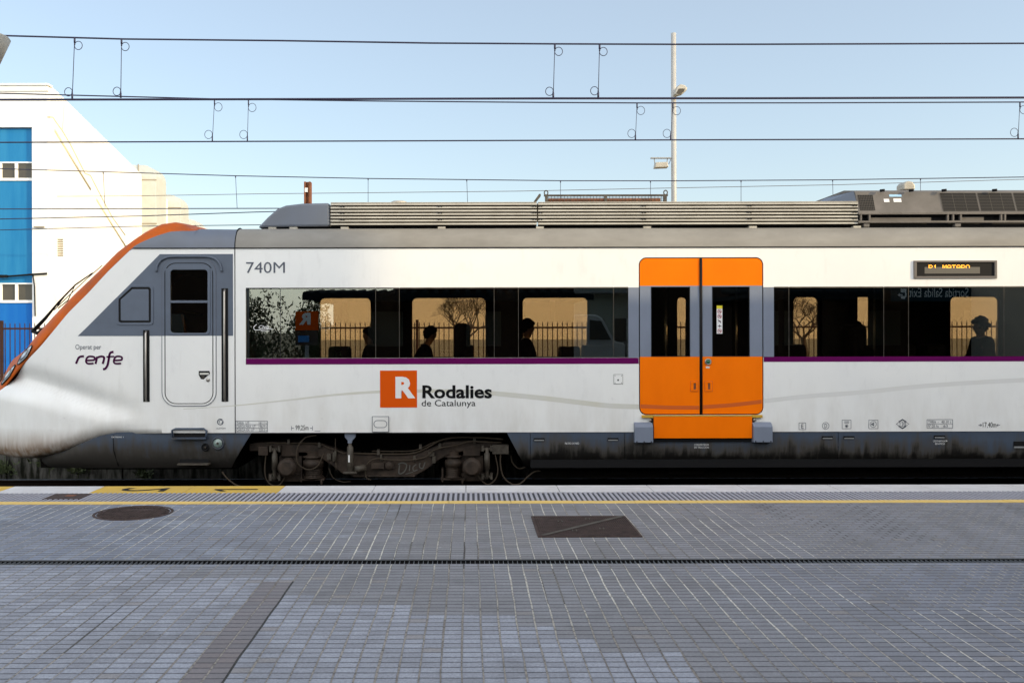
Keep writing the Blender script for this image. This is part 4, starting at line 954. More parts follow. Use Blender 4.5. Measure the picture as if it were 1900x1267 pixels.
for a, b, c, d in ((265.5, 277.5, 611, 744), (411, 423.5, 534, 744)):
    m = MB(); m.box((sx(a), SD-.004, sz(d)), (sx(b), SD+.001, sz(c))); rc = m.build('grab_rail', 'black', T)  # flat black plate; the shade of a recess is put into its colour
    m = MB(); xm = sx((a+b)/2); m.tube([(xm, SD, sz(c+2)), (xm, SD-.028, sz(c+7)), (xm, SD-.028, sz(d-6)), (xm, SD, sz(d-1))], .013, 8); m.build('rail_bar', 'steel', rc)
pen = lambda k: [(sx(x), sz(y)) for x, y in ((243+k*.4, 536-9+k), (280-k*.6, 527+k), (285-k, 532+k*.6), (285-k, 598-k*.5), (281-k*.7, 602-k), (221+k*.8, 602-k), (216+k, 598-k*.6), (216+k, 553+k*.2))]
m = MB(); ringpoly(m, pen(0), pen(4.5), SD-.012, SD+.02); bw = m.build('cab_side_panel', 'grey', T, bevel=.004)
m = MB(); m.prism(pen(4.5), SD-.004, SD+.02); m.build('rubber_seal', 'black', bw)
m = MB(); m.prism(pen(8.5), SD-.010, SD-.004); m.build('blank_plate', 'grey', bw, bevel=.004)
# cab inside
m = MB(); m.box((X(330, 14), 13.7, 1.24), (X(395, 14), 14.6, 1.95)); m.build('driver_console', 'innerlight', T)
m = MB(); m.tube([(X(338, 13.6), 13.6, Z(582, 13.6)), (X(341, 13.6), 13.6, Z(598, 13.6)), (X(345, 13.6), 13.6, Z(622, 13.6))], .022, 8); m.build('orange_strap', 'orangestrap', T)
m = MB(); m.tube([(X(320, 13.6), 13.55, Z(575, 13.6)), (X(345, 13.6), 13.6, Z(578, 13.6)), (X(372, 13.6), 13.7, Z(583, 13.6))], [.05, .03, .02], 8); m.build('cab_lamp_arm', 'innerlight', T)
m = MB(); m.prism(rrect(X(352, 14.2), X(385, 14.2), 1.7, 2.35, .05), 14.1, 14.5); m.build('driver_seat', 'innerlight', T, bevel=.02)
# grey front skirt
m = MB(); vs = []; cols = 46; rows = 14
for i in range(cols+1):
    for j in range(rows+1):
        t = j/rows; a = 54+6*(1-min(1, t*2))*0; b = 465-43*t
        px = 54+(b-54)*(i/cols); S = S_of(X(px, S_of(sx(px)))); x = X(px, S)
        tp = lerp(B_lo, px)-3 if px < 300 else 803; tp = min(tp, 868); py = tp+(870.5-tp)*t
        rd = max(0, 1-i/4)**2*.16
        vs.append((x, S+.028+.16*t**3+rd+(.10*max(0, (140-px)/100)), Z(py, S)))
m.add(vs, [(i*(rows+1)+j, i*(rows+1)+j+1, (i+1)*(rows+1)+j+1, (i+1)*(rows+1)+j) for i in range(cols) for j in range(rows)], 0, True)
m.add([(x, y+.04, z) for x, y, z in vs], [(i*(rows+1)+j, (i+1)*(rows+1)+j, (i+1)*(rows+1)+j+1, i*(rows+1)+j+1) for i in range(cols) for j in range(rows)], 0, True)
m.v = [(x, min(y, YC), z) for x, y, z in m.v]
fs_ = m.build('front_skirt', 'skirt', T)
m = MB(); m.box((X(54, 13.3)+.25, 13.1, .48), (sx(425), 15.0, .9)); m.build('front_underframe', 'dark', T)
m = MB(); m.tube([(sx(208), SD+.025, sz(806)), (sx(209), SD+.03, sz(835)), (sx(211.5), SD+.15, sz(866))], .006, 5); m.build('skirt_seam', 'black', fs_)
def fy(py): return SD+.028+.16*((py-803)/67.5)**3
m = MB(); m.box((sx(322), fy(805)-.012, sz(811)), (sx(383), fy(805)+.02, sz(795))); rs = m.build('foot_step', 'black', T)
m = MB(); m.tube([(sx(322), SD-.03, sz(812)), (sx(320), SD-.03, sz(797)), (sx(326), SD-.03, sz(794)), (sx(379), SD-.03, sz(794)), (sx(384), SD-.03, sz(798)), (sx(383), SD-.03, sz(812))], .015, 8); m.box((sx(320), SD-.07, sz(812.5)), (sx(384), SD+.02, sz(810))); m.build('step_rim', 'skirt', rs)
m = MB(); m.box((sx(329), fy(855)-.012, sz(859)), (sx(383), fy(855)+.02, sz(848))); rs = m.build('foot_step', 'black', T); m = MB(); m.box((sx(328), SD-.01, sz(862)), (sx(386), fy(860)+.03, sz(859))); m.build('step_tread', 'grime2', rs, bevel=.003)
for px, py, r, mt in ((403, 821.5, 10.5, 'mirrorglass'), (379.5, 829, 6, 'black')):
    m = MB(); yy = fy(py)-.004; m.lathe((sx(px), yy, sz(py)), [(.001, -.016), ((r-2.5)*SD/F, -.016), ((r-2.2)*SD/F, 0)], 'Y', 28); m.v = [(x, y if y <= yy else 2*yy-y, z) for x, y, z in m.v]; c = m.build('filler_port', mt, T)
    m = MB(); m.tube([(sx(px)+r*SD/F*math.cos(t), yy-.008, sz(py)+r*SD/F*math.sin(t)) for t in [k*2*PI/28 for k in range(29)]], .011, 6, cap=False); m.build('rim', 'skirt' if r > 8 else 'black', c)
    m = MB(); m.box((sx(px-.8), yy-.03, sz(py+2.2)), (sx(px+.8), yy-.014, sz(py-2.2))); m.box((sx(px-2.2), yy-.03, sz(py+.8)), (sx(px+2.2), yy-.015, sz(py-.8))); m.build('valve', 'grime2', c)
# ------------------------------------------------------------------ bogie
DB = 13.05
def bx_(px): return X(px, DB)
def bz_(py): return Z(py, DB)
m = MB(); m.prism([(bx_(a), bz_(b)) for a, b in ((462, 822), (482, 820), (588, 821), (612, 828), (634, 837), (656, 842.5), (769, 842.5), (800, 831), (826, 820), (870, 818), (910, 821), (935, 826), (935, 838), (893, 838), (860, 837), (835, 842), (812, 854), (790, 871), (772, 881), (656, 882), (636, 879), (614, 862), (593, 848), (566, 839), (527, 838), (482, 836), (462, 836))], DB, DB+.14)
m.box((bx_(655), DB-.03, bz_(884)), (bx_(770), DB+.16, bz_(880.5)))
bg_ = m.build('bogie', 'grime', T, bevel=.012); lab(bg_, 'greasy brown bogie under the car body')
for w0 in (537, 875):
    xc = bx_(w0)
    m = MB(); m.lathe((xc, 13.28, .44), [(.08, 0), (.14, .02), (.20, .03), (.34, .05), (.40, .04), (.435, .05), (.44, .13), (.47, .15), (.47, .17), (.1, .17)], 'Y', 40); m.v = [(x, 13.28+abs(y-13.28), z) for x, y, z in m.v]; m.build('wheel', 'dark', bg_)
    m = MB(); m.v = []; m.lathe((xc, DB-.06, bz_(863)), [(.001, 0), (.085, 0), (.10, -.02), (.105, -.05), (.125, -.06), (.125, -.16), (.09, -.2)], 'Y', 28); ab = m.build('axle_box', 'grime', bg_, bevel=.004)
    m = MB()
    for k in range(6): a = k*PI/3+.3; m.lathe((xc+.108*math.cos(a), DB-.055, bz_(863)+.108*math.sin(a)), [(.001, .01), (.011, .01), (.011, -.02)], 'Y', 6)
    build_each(m, 'bolt', 'grime2', ab)
    m = MB(); m.box((xc-.3, DB+.02, bz_(893)), (xc+.36 if w0 < 700 else xc+.20, DB+.07, bz_(878))); m.box((xc-.16, DB+.06, bz_(880)), (xc+.16, DB+.20, bz_(846))); m.box((xc-.12, DB+.0, bz_(846)), (xc+.12, DB+.1, bz_(835))); m.build('axle_yoke', 'grime', bg_, bevel=.01)
for sp_, r in ((580, 19), (841, 16)):
    m = MB(); R = r*DB/F; z0 = bz_(886); pf = [(R*.5, 0), (R*1.05, .005), (R*1.05, .02)]; h_ = .02
    for k in range(5): pf += [(R*.80, h_), (R*.95, h_+.012), (R*.80, h_+.024)]; h_ += .026
    pf += [(R*1.0, h_), (R*1.02, h_+.09), (R*.75, h_+.10), (R*.8, h_+.13), (R*1.02, h_+.135), (R*1.02, h_+.15), (R*.6, h_+.16), (R*.55, h_+.22)]
    m.lathe((bx_(sp_), DB+.04, z0), pf, 'Z', 28); m.build('spring', 'grime', bg_)
    m = MB(); m.box((bx_(sp_-24), DB-.05, bz_(889.5)), (bx_(sp_+22), DB+.12, bz_(886.5))); m.box((bx_(sp_-22), DB-.05, bz_(893)), (bx_(sp_-19), DB+.1, bz_(868))); m.box((bx_(sp_+15), DB-.05, bz_(897)), (bx_(sp_+18), DB+.1, bz_(889))); m.build('spring_seat', 'grime', bg_, bevel=.006)
for px, t0, t1, r in ((512, 829, 887, 5), (903, 829, 886, 5)):
    m = MB(); y = DB-.10; R = r*DB/F; zt_, zb_ = bz_(t0), bz_(t1); h_ = zt_-zb_
    m.lathe((bx_(px), y, zb_), [(R*.7, 0), (R*.7, h_*.12), (R*.8, h_*.14), (R*.8, h_*.3), (R*1.05, h_*.31), (R*1.05, h_*.82), (R*.7, h_*.84), (R*.5, h_)], 'Z', 20)
    for z_ in (zt_-.02, zb_+.02): m.tube([(bx_(px)-.065, y+.03, z_), (bx_(px)+.065, y+.03, z_)], .024, 8); m.box((bx_(px)-.075, y, z_-.03), (bx_(px)-.045, y+.12, z_+.05)); m.box((bx_(px)+.045, y, z_-.03), (bx_(px)+.075, y+.12, z_+.05))
    m.build('damper', 'grime2', bg_)
m = MB(); y = DB-.16; R = 5.8*DB/F
m.lathe((bx_(652), y, bz_(874)), [(R*.6, 0), (R*.85, .02), (R*.85, .10), (R*1.0, .11), (R*1.0, .36), (R*.6, .37), (R*.5, .44)], 'Z', 20); m.tube([(bx_(640), y-.02, bz_(873)), (bx_(664), y-.02, bz_(873))], .018, 8); m.tube([(bx_(660), y, bz_(868)), (bx_(678), y+.08, bz_(865))], .05, 10); dm = m.build('damper', 'grime2', bg_)
m = MB(); m.prism([(bx_(a), bz_(b)) for a, b in ((642, 801), (663, 801), (662, 808), (656, 814), (655, 819), (648, 819), (648, 814), (643, 808))], y-.03, y+.05); m.build('damper_bracket', 'lgrey', bg_, bevel=.004)
m = MB(); m.box((bx_(649.3), y-.050, bz_(853)), (bx_(652), y-.047, bz_(840))); m.build('paint_mark', 'film_white', dm)
m = MB(); m.box((bx_(481.5), DB-.10, bz_(842.5)), (bx_(499.5), DB-.0, bz_(825.5))); m.build('junction_box', 'grime', bg_, bevel=.01)
m = MB(); m.box((bx_(913), DB-.10, bz_(841)), (bx_(943), DB-.0, bz_(824))); m.build('junction_box', 'grime2', bg_, bevel=.006)
m = MB(); m.box((bx_(689), DB-.06, bz_(868.5)), (bx_(713), DB-.0, bz_(857))); m.lathe((bx_(722), DB-.001, bz_(862.5)), [(.001, .055), (.055, .05), (.058, 0)], 'Y', 16); m.box((bx_(714), DB-.04, bz_(868.5)), (bx_(732), DB, bz_(857))); m.v = [(x, y if y <= DB else 2*DB-y, z) for x, y, z in m.v]; m.build('data_plate_box', 'grime', bg_, bevel=.004)
m = MB()
for px, py, w_, h_ in ((536, 818, 4, 6), (593, 824, 4, 7), (702, 838, 4, 8), (707, 848, 3, 9), (780, 828, 4, 7), (769, 850, 4, 8), (816, 826, 4, 7), (880, 817, 4, 7), (800, 842, 9, 6), (805, 852, 5, 10), (611, 846, 6, 9), (620, 846, 4, 14)): m.box((bx_(px-w_/1.6), DB-.05, bz_(py+h_/1.6)), (bx_(px+w_/1.6), DB+.01, bz_(py-h_/1.6)))
build_each(m, 'pipe_clamp', 'grime2', bg_, bevel=.004)
def cab(pts, r=.009, y=-.07, name='cable', mt='cable'):
    q = MB(); P3 = [(bx_(a), DB+y-(.03 if i % 3 == 1 else 0), bz_(b)) for i, (a, b) in enumerate(smooth(pts, 6))]
    P3 = [(a, DB+y, b) for a, _, b in P3]; q.tube(P3, r, 6); return q.build(name, mt, bg_)
cab([(590, 805), (570, 809), (556, 825), (553, 845), (558, 860), (575, 868), (591, 862), (599, 848), (603, 838)], .009, -.13)
cab([(495, 842), (493, 865), (495, 885), (505, 897), (518, 898), (527, 888), (530, 880)]); cab([(918, 841), (923, 870), (918, 888), (905, 897), (893, 890), (886, 879)])
cab([(928, 841), (928, 862), (934, 884), (950, 897), (965, 895), (978, 883), (990, 874), (1002, 872)], .011); cab([(948, 845), (951, 860), (962, 870), (974, 868), (982, 858)], .010, .05)
cab([(689, 888), (680, 884), (679, 866), (687, 854), (700, 849), (720, 851), (760, 852), (790, 846), (803, 835), (820, 829), (845, 825), (868, 818), (885, 818), (930, 820)], .009)
cab([(655, 840), (690, 841), (760, 841), (790, 831), (818, 816), (850, 811), (900, 812), (935, 815)], .012, -.02); cab([(690, 836), (760, 836), (785, 829), (805, 820), (840, 812)], .008, -.02)
cab([(496, 822), (500, 820), (530, 821), (590, 822), (608, 829), (640, 841)], .009, -.03); cab([(623, 812), (623, 830), (624, 870)], .008, -.05); cab([(415, 872), (424, 884), (440, 896), (452, 900)], .012, -.1)
cab([(610, 868), (618, 885), (636, 893), (650, 892)], .006, -.02)
m = MB(); m.tube([(bx_(623), DB-.05, bz_(834)), (bx_(623), DB-.05, bz_(854))], .014, 8); m.build('turnbuckle', 'innerlight', bg_)
m = MB()
def bst(pts, w_): 
    a = len(m.v); ribbon(m, pts, w_); m.v = m.v[:a]+[(x*DB/SD, DB-.004, H+(z-H)*DB/SD) for x, _, z in m.v[a:]]
bst(smooth([(741, 862), (740, 878), (750, 874), (754, 862), (746, 858), (738, 861)], 4), 2.2); bst([(760, 862), (759, 873)], 2); bst(smooth([(772, 861), (766, 866), (767, 873), (774, 871)], 4), 2); bst(smooth([(779, 858), (778, 866), (784, 868), (788, 857)], 4), 2); bst([(752, 879), (766, 875)], 1.4)
m.build('graffiti', 'grafitti', bg_)
# ------------------------------------------------------------------ roof equipment
DR = 13.1
def rx(px): return X(px, DR)
def rz(py): return Z(py, DR)
def roofside(pts, y0, y1): 
    m = MB(); m.prism([(rx(a), rz(b)) for a, b in pts], y0, y1); return m
m = roofside([(478, 422), (497, 402), (515, 386.5), (530, 380.5), (560, 377), (611.5, 376), (612.5, 419.5), (500, 421)], DR, YC*2-DR)
m.build('roof_fairing', 'roofdark', T, bevel=.03)
for i, (a, b) in enumerate(((614, 996.5), (999, 1592))):
    m = MB(); n = 7; p0, p1 = 377.0, 419.5; h_ = (p1-p0)/n
    for k in range(n):
        t = p0+h_*k; m.prismx([(DR+.015, rz(t)), (DR-.004, rz(t+.8)), (DR-.012, rz(t+h_-2.5)), (DR+.010, rz(t+h_-2.1)), (DR+.05, rz(t+h_-2.1)), (DR+.05, rz(t))], rx(a), rx(b))
    m.box((rx(a), DR+.05, rz(p1)), (rx(b), DR+.08, rz(p0)), 1)
    o = m.build('louvred_fairing', ['alu', 'black'], T)
    q = MB()
    for px in ([636, 817, 992] if i == 0 else [1003, 1195, 1391, 1586]):
        for k in (0, 2, 4):
            for d in (-2.6, 2.6): q.box((rx(px+d-1.2), DR-.016, rz(p0+h_*(k+1)+1.2)), (rx(px+d+1.2), DR, rz(p0+h_*(k+1)-.9)))
    build_each(q, 'screw', 'black', o)
    q = MB(); q.box((rx(a), DR-.003, rz(376.8)), (rx(b), YC*2-DR, rz(375.2))); q.build('top_edge', 'alu', o)
m = MB()
for px in (506, 545, 640, 820, 1002, 1201, 1397, 1590): m.box((rx(px-7), DR-.02, rz(424.5)), (rx(px+7), DR+.06, rz(421)))
build_each(m, 'fairing_foot', 'alu', T)
m = MB(); m.box((rx(500), DR+.12, 3.79), (rx(1590), YC*2-DR-.1, rz(421)+.02)); m.build('roof_void', 'black', T)
m = MB(); m.lathe((X(741, 13.6), 13.6, Z(378, 13.6)), [(.12, 0), (.12, .02), (.09, .035), (.001, .035)], 'Z', 20); m.build('vent_cap', 'alu', T)
m = MB(); m.prism([(X(a, 14.2), Z(b, 14.2)) for a, b in ((990, 376), (1000, 362), (1003, 362), (1003, 366), (995, 376))], 14.1, 14.2); m.build('lifted_flap', 'grime2', T)
# resistor cage behind the louvres
DC = 14.3; m = MB()
for a, b, c, d in ((1010, 1240, 361.5, 364.5), (1012, 1017, 364.5, 380), (1122, 1127, 364.5, 380), (1232, 1238, 364.5, 380)): m.box((X(a, DC), DC, Z(d, DC)), (X(b, DC), DC+.05, Z(c, DC)))
m.box((X(1010, DC), DC+.9, Z(380, DC)), (X(1240, DC), DC+.95, Z(361.5, DC)))
for k in range(36): xx = 1018+k*6; m.tube([(X(xx, DC), DC+.02, Z(380, DC)), (X(xx, DC), DC+.02, Z(364, DC))], .004, 4)
for k in range(4): m.tube([(X(1015, DC), DC+.02, Z(367+k*3.2, DC)), (X(1235, DC), DC+.02, Z(367+k*3.2, DC))], .004, 4)
m.box((X(1020, DC), DC+.15, Z(380, DC)), (X(1230, DC), DC+.8, Z(366, DC)), 1)
rc = m.build('brake_resistor', ['grime2', 'rust'], T)
for px in (1014, 1236): m = MB(); m.tube([(X(px, DC)+.028*math.cos(t), DC+.02, Z(358, DC)+.034*math.sin(t)) for t in [k*2*PI/14 for k in range(15)]], .009, 6, cap=False); m.build('lifting_eye', 'grime2', rc)
# air conditioning unit
m = MB(); m.prismx([(DR+.01, rz(398)), (DR-.02, rz(398)), (DR+.10, rz(357)), (DR+.14, rz(353.5)), (DR+.5, rz(352)-.0+.05), (YC*2-DR-.5, rz(352)+.05), (YC*2-DR-.1, rz(357)), (YC*2-DR, rz(398))], rx(1592), rx(2300))
ac = m.build('air_conditioner', 'acbox', T, bevel=.008)
m = MB(); 
m.add([(rx(1540), DR+.55, rz(374)), (rx(1592), DR+.05, rz(374)), (rx(1592), DR+.14, rz(354)), (rx(1592), YC, rz(352)+.04), (rx(1540), YC, rz(374)), (rx(1592), YC, rz(374))], [(0, 1, 2), (0, 2, 3, 4), (0, 4, 5, 1)]); m.build('sloped_end', 'roofdark', ac)
def ay(py): t = (398-py)/41; return DR-.02+.12*t
def acq(a, b, c, d, off=.004, mi=0, mb=None):
    sh = 0; mb.add([(rx(a), ay(d)-off, rz(d)), (rx(b), ay(d)-off, rz(d)), (rx(b), ay(c)-off, rz(c)), (rx(a), ay(c)-off, rz(c))], [(0, 1, 2, 3)], mi)
for a, b, c, d, nv, nh in ((1596, 1624, 362, 392, 9, 9), (1750, 1817, 358.5, 394, 3, 12), (1820, 1884, 358.5, 394, 3, 12), (1887, 1951, 358.5, 394, 3, 12), (1954, 2018, 358.5, 394, 3, 12)):
    m = MB(); acq(a, b, c, d, .003, 0, m); g = m.build('grille', 'black', ac); m = MB()
    for k in range(nv+1): xx = a+(b-a)*k/nv; acq(xx-.28, xx+.28, c, d, .010, 0, m)
    for k in range(nh+1): yy = c+(d-c)*k/nh; acq(a, b, yy-.28, yy+.28, .009, 0, m)
    m.build('grille_bars', 'grillebar', g)
m = MB(); acq(1655, 1678, 361, 365.5, .003, 0, m); acq(1643.5, 1653.5, 369.8, 376, .003, 1, m); acq(1661.5, 1676, 369.2, 376, .003, 1, m); build_each(m, 'sticker', ['sticker_blue', 'film_white'], ac)
m = MB()
for px in (1637, 1691, 1752, 1846): m.tube([(rx(px), DR+.06, rz(354.5)), (rx(px+6), DR+.02, rz(354.5))], .02, 8)
build_each(m, 'clamp', 'black', ac)
m = MB(); m.box((rx(1592), DR-.03, rz(400)), (rx(2300), DR+.02, rz(397.8))); m.box((rx(1592), DR-.03, rz(415.5)), (rx(2300), DR+.02, rz(411.8)));
for a in (1597, 1613, 1758, 1768, 1782, 1857, 1864, 1960, 2060): m.box((rx(a-1.4), DR-.025, rz(412)), (rx(a+1.4), DR+.02, rz(400)))
m.box((rx(1616), DR+.03, rz(411.8)), (rx(1730), DR+.06, rz(405)), 0); m.box((rx(1784), DR+.03, rz(411.8)), (rx(1828), DR+.06, rz(404)), 0); m.box((rx(1592), DR+.08, rz(425)), (rx(2300), YC*2-DR-.1, rz(398)), 1)
for a in (1602, 1771, 1940): m.box((rx(a), DR-.03, rz(423)), (rx(a+10), DR+.05, rz(417.5)))
m.build('unit_cradle', ['acbox', 'black'], ac)
m = MB(); DV = 14.4; m.prism([(X(a, DV), Z(b, DV)) for a, b in ((1677, 354), (1677, 344), (1681, 339), (1687, 337.5), (1694, 339), (1699, 345), (1699, 354))], DV, DV+.25); m.build('vent_hood', 'alu', ac, bevel=.02)
# seats
def seatpair(px, dirn, y, tp=640):
    x = X(px, y); m = MB(); m.box((x-.22, y-.24, 1.55), (x+.22, y+.24, 1.68)); s = m.build('seat', 'seat', T, bevel=.04)
    zt_ = Z(tp, y); bxx = x-dirn*.24
    m = MB(); m.prismx([(a, b) for a, b in rrect(y-.24, y+.24, 1.62, zt_, .11)], bxx-(.13 if tp > 620 else .11), bxx+(.13 if tp > 620 else .11)); m.build('backrest', 'seatshell', s, bevel=.02 if tp > 620 else .07)
    m = MB(); m.box((x-.05, y-.2, 1.24), (x+.05, y+.2, 1.55)); m.build('pedestal', 'seatshell', s)
for px, dr, tp in ((560, 1, 642), (600, -1, 642), (668, -1, 640), (752, 1, 632), (830, -1, 640), (888, 1, 600), (952, 1, 640), (1025, -1, 643), (1085, -1, 641), (1130, 1, 641), (1455, 1, 634), (1500, 1, 640), (1560, -1, 642), (1615, 1, 603), (1700, 1, 640), (1756, 1, 640), (1870, -1, 605), (1940, 1, 640)):
    for yy in (13.3, 15.2 if tp > 620 else 14.9): seatpair(px, dr, yy, tp)
m = MB(); m.box((X(770, 14), 13.25, 1.96), (X(840, 14), 13.8, 1.99)); m.box((X(990, 14), 13.25, 1.96), (X(1030, 14), 13.8, 1.99)); build_each(m, 'table', 'innerlight', T)
# ------------------------------------------------------------------ passengers
def person(px, y, dirn, label, htop, lean=0, hairy=.02, turn=0, coat='coat'):
    fl = 1.24; x0 = X(px, y); zt = Z(htop, y); k = (zt-fl)/1.32
    root = empty('person', (x0, y, fl), label, 'person')
    d = dirn
    P_ = {'pel': (0, 0, .50), 'bel': (.0, 0, .68), 'che': (-.02*d, 0, .90), 'nek': (0, 0, 1.04), 'hb': (.02*d, 0, 1.12), 'hm': (.025*d, 0, 1.20), 'ht': (0, 0, 1.28), 'nos': (.115*d, 0, 1.175),
          'sL': (-.02*d, -.17, .96), 'sR': (-.02*d, .17, .96), 'eL': (.05*d, -.23, .72), 'eR': (.05*d, .23, .72), 'hL': (.28*d, -.13, .64), 'hR': (.28*d, .13, .64), 'fL': (.36*d, -.10, .62), 'fR': (.36*d, .10, .62),
          'tL': (.05*d, -.10, .50), 'tR': (.05*d, .10, .50), 'kL': (.45*d, -.11, .52), 'kR': (.45*d, .11, .52), 'aL': (.45*d, -.11, .08), 'aR': (.45*d, .11, .08), 'oL': (.60*d, -.12, .04), 'oR': (.60*d, .12, .04)}
    R_ = {'pel': .15, 'bel': .14, 'che': .155, 'nek': .06, 'hb': .07, 'hm': .095, 'ht': .07, 'nos': .018, 'sL': .075, 'sR': .075, 'eL': .05, 'eR': .05, 'hL': .032, 'hR': .032, 'fL': .02, 'fR': .02, 'tL': .09, 'tR': .09, 'kL': .065, 'kR': .065, 'aL': .045, 'aR': .045, 'oL': .035, 'oR': .035}
    E_ = [('pel', 'bel'), ('bel', 'che'), ('che', 'nek'), ('nek', 'hb'), ('hb', 'hm'), ('hm', 'ht'), ('hm', 'nos')]+[(a+s, b+s) for s in 'LR' for a, b in (('s', 'e'), ('e', 'h'), ('h', 'f'), ('t', 'k'), ('k', 'a'), ('a', 'o'))]+[('che', 'sL'), ('che', 'sR'), ('pel', 'tL'), ('pel', 'tR')]
    def skin(names, edges, mul, add, nm, mt):
        me = bpy.data.meshes.new(nm); ix = {n: i for i, n in enumerate(names)}
        me.from_pydata([((P_[n][0]+lean*d*max(0, P_[n][2]-.6)*(1 if n[0] not in 'kao' else 0))*k, P_[n][1]*k, P_[n][2]*k) for n in names], [(ix[a], ix[b]) for a, b in edges if a in ix and b in ix], [])
        me.materials.append(M[mt]); o = bpy.data.objects.new(nm, me); COL.objects.link(o); o.parent = root
        sk = o.modifiers.new('skin', 'SKIN'); ss = o.modifiers.new('smooth', 'SUBSURF'); ss.levels = 2; ss.render_levels = 2
        for n, v in zip(names, me.skin_vertices[0].data): r = (R_[n]*mul+add)*k; v.radius = (r, r*(1.25 if n in ('che', 'bel', 'pel') else 1)); v.use_root = (n == 'pel' or (n == names[0]))
        sk.use_smooth_shade = True; return o
    skin(list(P_), E_, 1, 0, 'body', 'skin')
    skin(['pel', 'bel', 'che', 'sL', 'sR', 'eL', 'eR', 'hL', 'hR'], E_, 1.05, .022, 'coat', coat)
    r = random.Random(int(px)); hm = P_['hm']; m = MB(); hx = hm[0]+lean*d*.6
    bmx = bmesh.new(); bmesh.ops.create_icosphere(bmx, subdivisions=3, radius=1)
    for v in bmx.verts:
        c = v.co; n_ = 1+r.uniform(-1, 1)*hairy*3; back = -c.x*d
        rr = .118 if (c.z > .1 or back > .2) else .085
        v.co = Vector(((hx-.018*d+c.x*rr*n_)*k, c.y*rr*.9*n_*k, (1.215+c.z*rr*n_*1.02)*k))
    me = bpy.data.meshes.new('hair'); bmx.to_mesh(me); bmx.free(); me.materials.append(M['hair']); o = bpy.data.objects.new('hair', me); COL.objects.link(o); o.parent = root
    for p in me.polygons: p.use_smooth = True
person(686, 13.75, -1, 'dark silhouette of a passenger beside the first window pillar, head half hidden', 607, 0, .02)
person(781, 13.9, 1, 'passenger with short hair leaning over a table in the second big window', 606, .25, .045)
person(974, 13.8, 1, 'passenger in profile facing the doors in the third big window', 592, .05, .015)
person(1586, 13.9, 1, 'passenger sitting low in the dark middle of the window right of the doors', 598, 0, .02)
person(1824, 13.7, -1, 'broad passenger with curly hair and turned-up collar in the rightmost window', 590, .06, .09)

# ------------------------------------------------------------------ overhead wires
def wire(name, pts, D, r, parent, mt='wire'):
    m = MB(); m.tube([PR(px, py, D) for px, py in pts], r, 6); return m.build(name, mt, parent)
def dropper(parent, top, bot, D, r=.006, loops=True):
    m = MB(); a = PR(*top, D); b = PR(*bot, D); s = D/F
    m.tube([a, b], r, 5)
    if loops:
        for c, sg, up in ((a, 1, -1), (b, -1, 1)):
            cx_ = c+Vector((sg*7*s, 0, up*14*s)) if sg > 0 else c+Vector((-7*s, 0, 12*s))
            rx_, rz_ = 7.2*s, 7.8*s
            m.tube([cx_+Vector((rx_*math.cos(t), 0, rz_*math.sin(t))) for t in [k*2*PI/18 for k in range(19)]], r, 5, cap=False)
            m.tube([c, c+Vector((0, 0, up*9*s))], r*2.6, 6); m.tube([c+Vector((0, 0, up*9*s)), c+Vector((0, 0, up*13*s))], r*1.9, 6)
    else: m.tube([a, a+Vector((0, 0, -3*s))], r*2.2, 5)
    return m.build('dropper', 'wire', parent)
def cat(D, label): return empty('overhead_line', (0, D, 6), label, 'overhead line', 'overhead lines above the tracks')
c1_ = cat(14.27, 'thickest and highest overhead line, directly above the train, with looped droppers')
mess1 = [(-300, 60), (0, 66.5), (230, 73), (520, 76), (800, 80.5), (1030, 82), (1250, 82.8), (1400, 82.7), (1900, 81), (2300, 76)]
cont1 = [(-300, 186.5), (0, 185.5), (500, 184.5), (1030, 183), (1400, 182.8), (1900, 181.5), (2300, 181)]
wire('messenger_wire', mess1, 14.27, .0125, c1_); wire('contact_wire', cont1, 14.27, .0165, c1_)
for a in (((138.5, 71), (134, 183)), ((225.5, 73), (224, 182)), ((1029.5, 82), (1026.5, 182)), ((1112.5, 82.3), (1110, 181))): dropper(c1_, *a, 14.27, .0058)
c2_ = cat(17.45, 'middle overhead line above the far track, its droppers forming small loops')
wire('messenger_wire', [(-300, 166), (0, 173.5), (130, 177), (400, 184), (700, 188), (1000, 190.5), (1190, 191.5), (1500, 191.3), (1900, 189.8), (2300, 186)], 17.45, .0115, c2_)
wire('contact_wire', [(-300, 265), (0, 264.6), (400, 263), (960, 261), (1250, 260), (1900, 258), (2300, 257)], 17.45, .0125, c2_)
for a in (((398, 185), (394, 262)), ((461, 186), (459, 262)), ((1182, 191.5), (1179, 260)), ((1248.5, 192), (1244.5, 260)), ((1892.5, 190), (1889, 258))): dropper(c2_, *a, 17.45, .0052)
c3_ = cat(27, 'lowest and farthest overhead line, with plain thin droppers, just above the train roof')
wire('messenger_wire', [(-300, 300), (0, 313.3), (240, 320.5), (437, 326.5), (683, 331.5), (1040, 335.6), (1250, 335.8), (1545, 334), (1900, 328.8), (2300, 320)], 27, .013, c3_)
wire('contact_wire', [(-300, 389), (0, 388), (440, 387), (900, 386), (1900, 384), (2300, 383)], 27, .014, c3_)
for a in (((191.5, 320), (195, 387)), ((437, 327), (440, 387)), ((683, 331.5), (683, 386)), ((866, 334), (868, 386)), ((1040, 336), (1040, 386)), ((1207, 336), (1207, 386)), ((1375, 335.5), (1375, 386)), ((1545, 334), (1546, 385)), ((1708, 332), (1708, 385))): dropper(c3_, *a, 27, .0075, False)
def lone(pts, D, r, label, mt='wire'):
    m = MB(); m.tube([PR(px, py, D) for px, py in pts], r, 6); tag(m.build('feeder_wire', mt), label, 'wire', 'single wires behind the train')
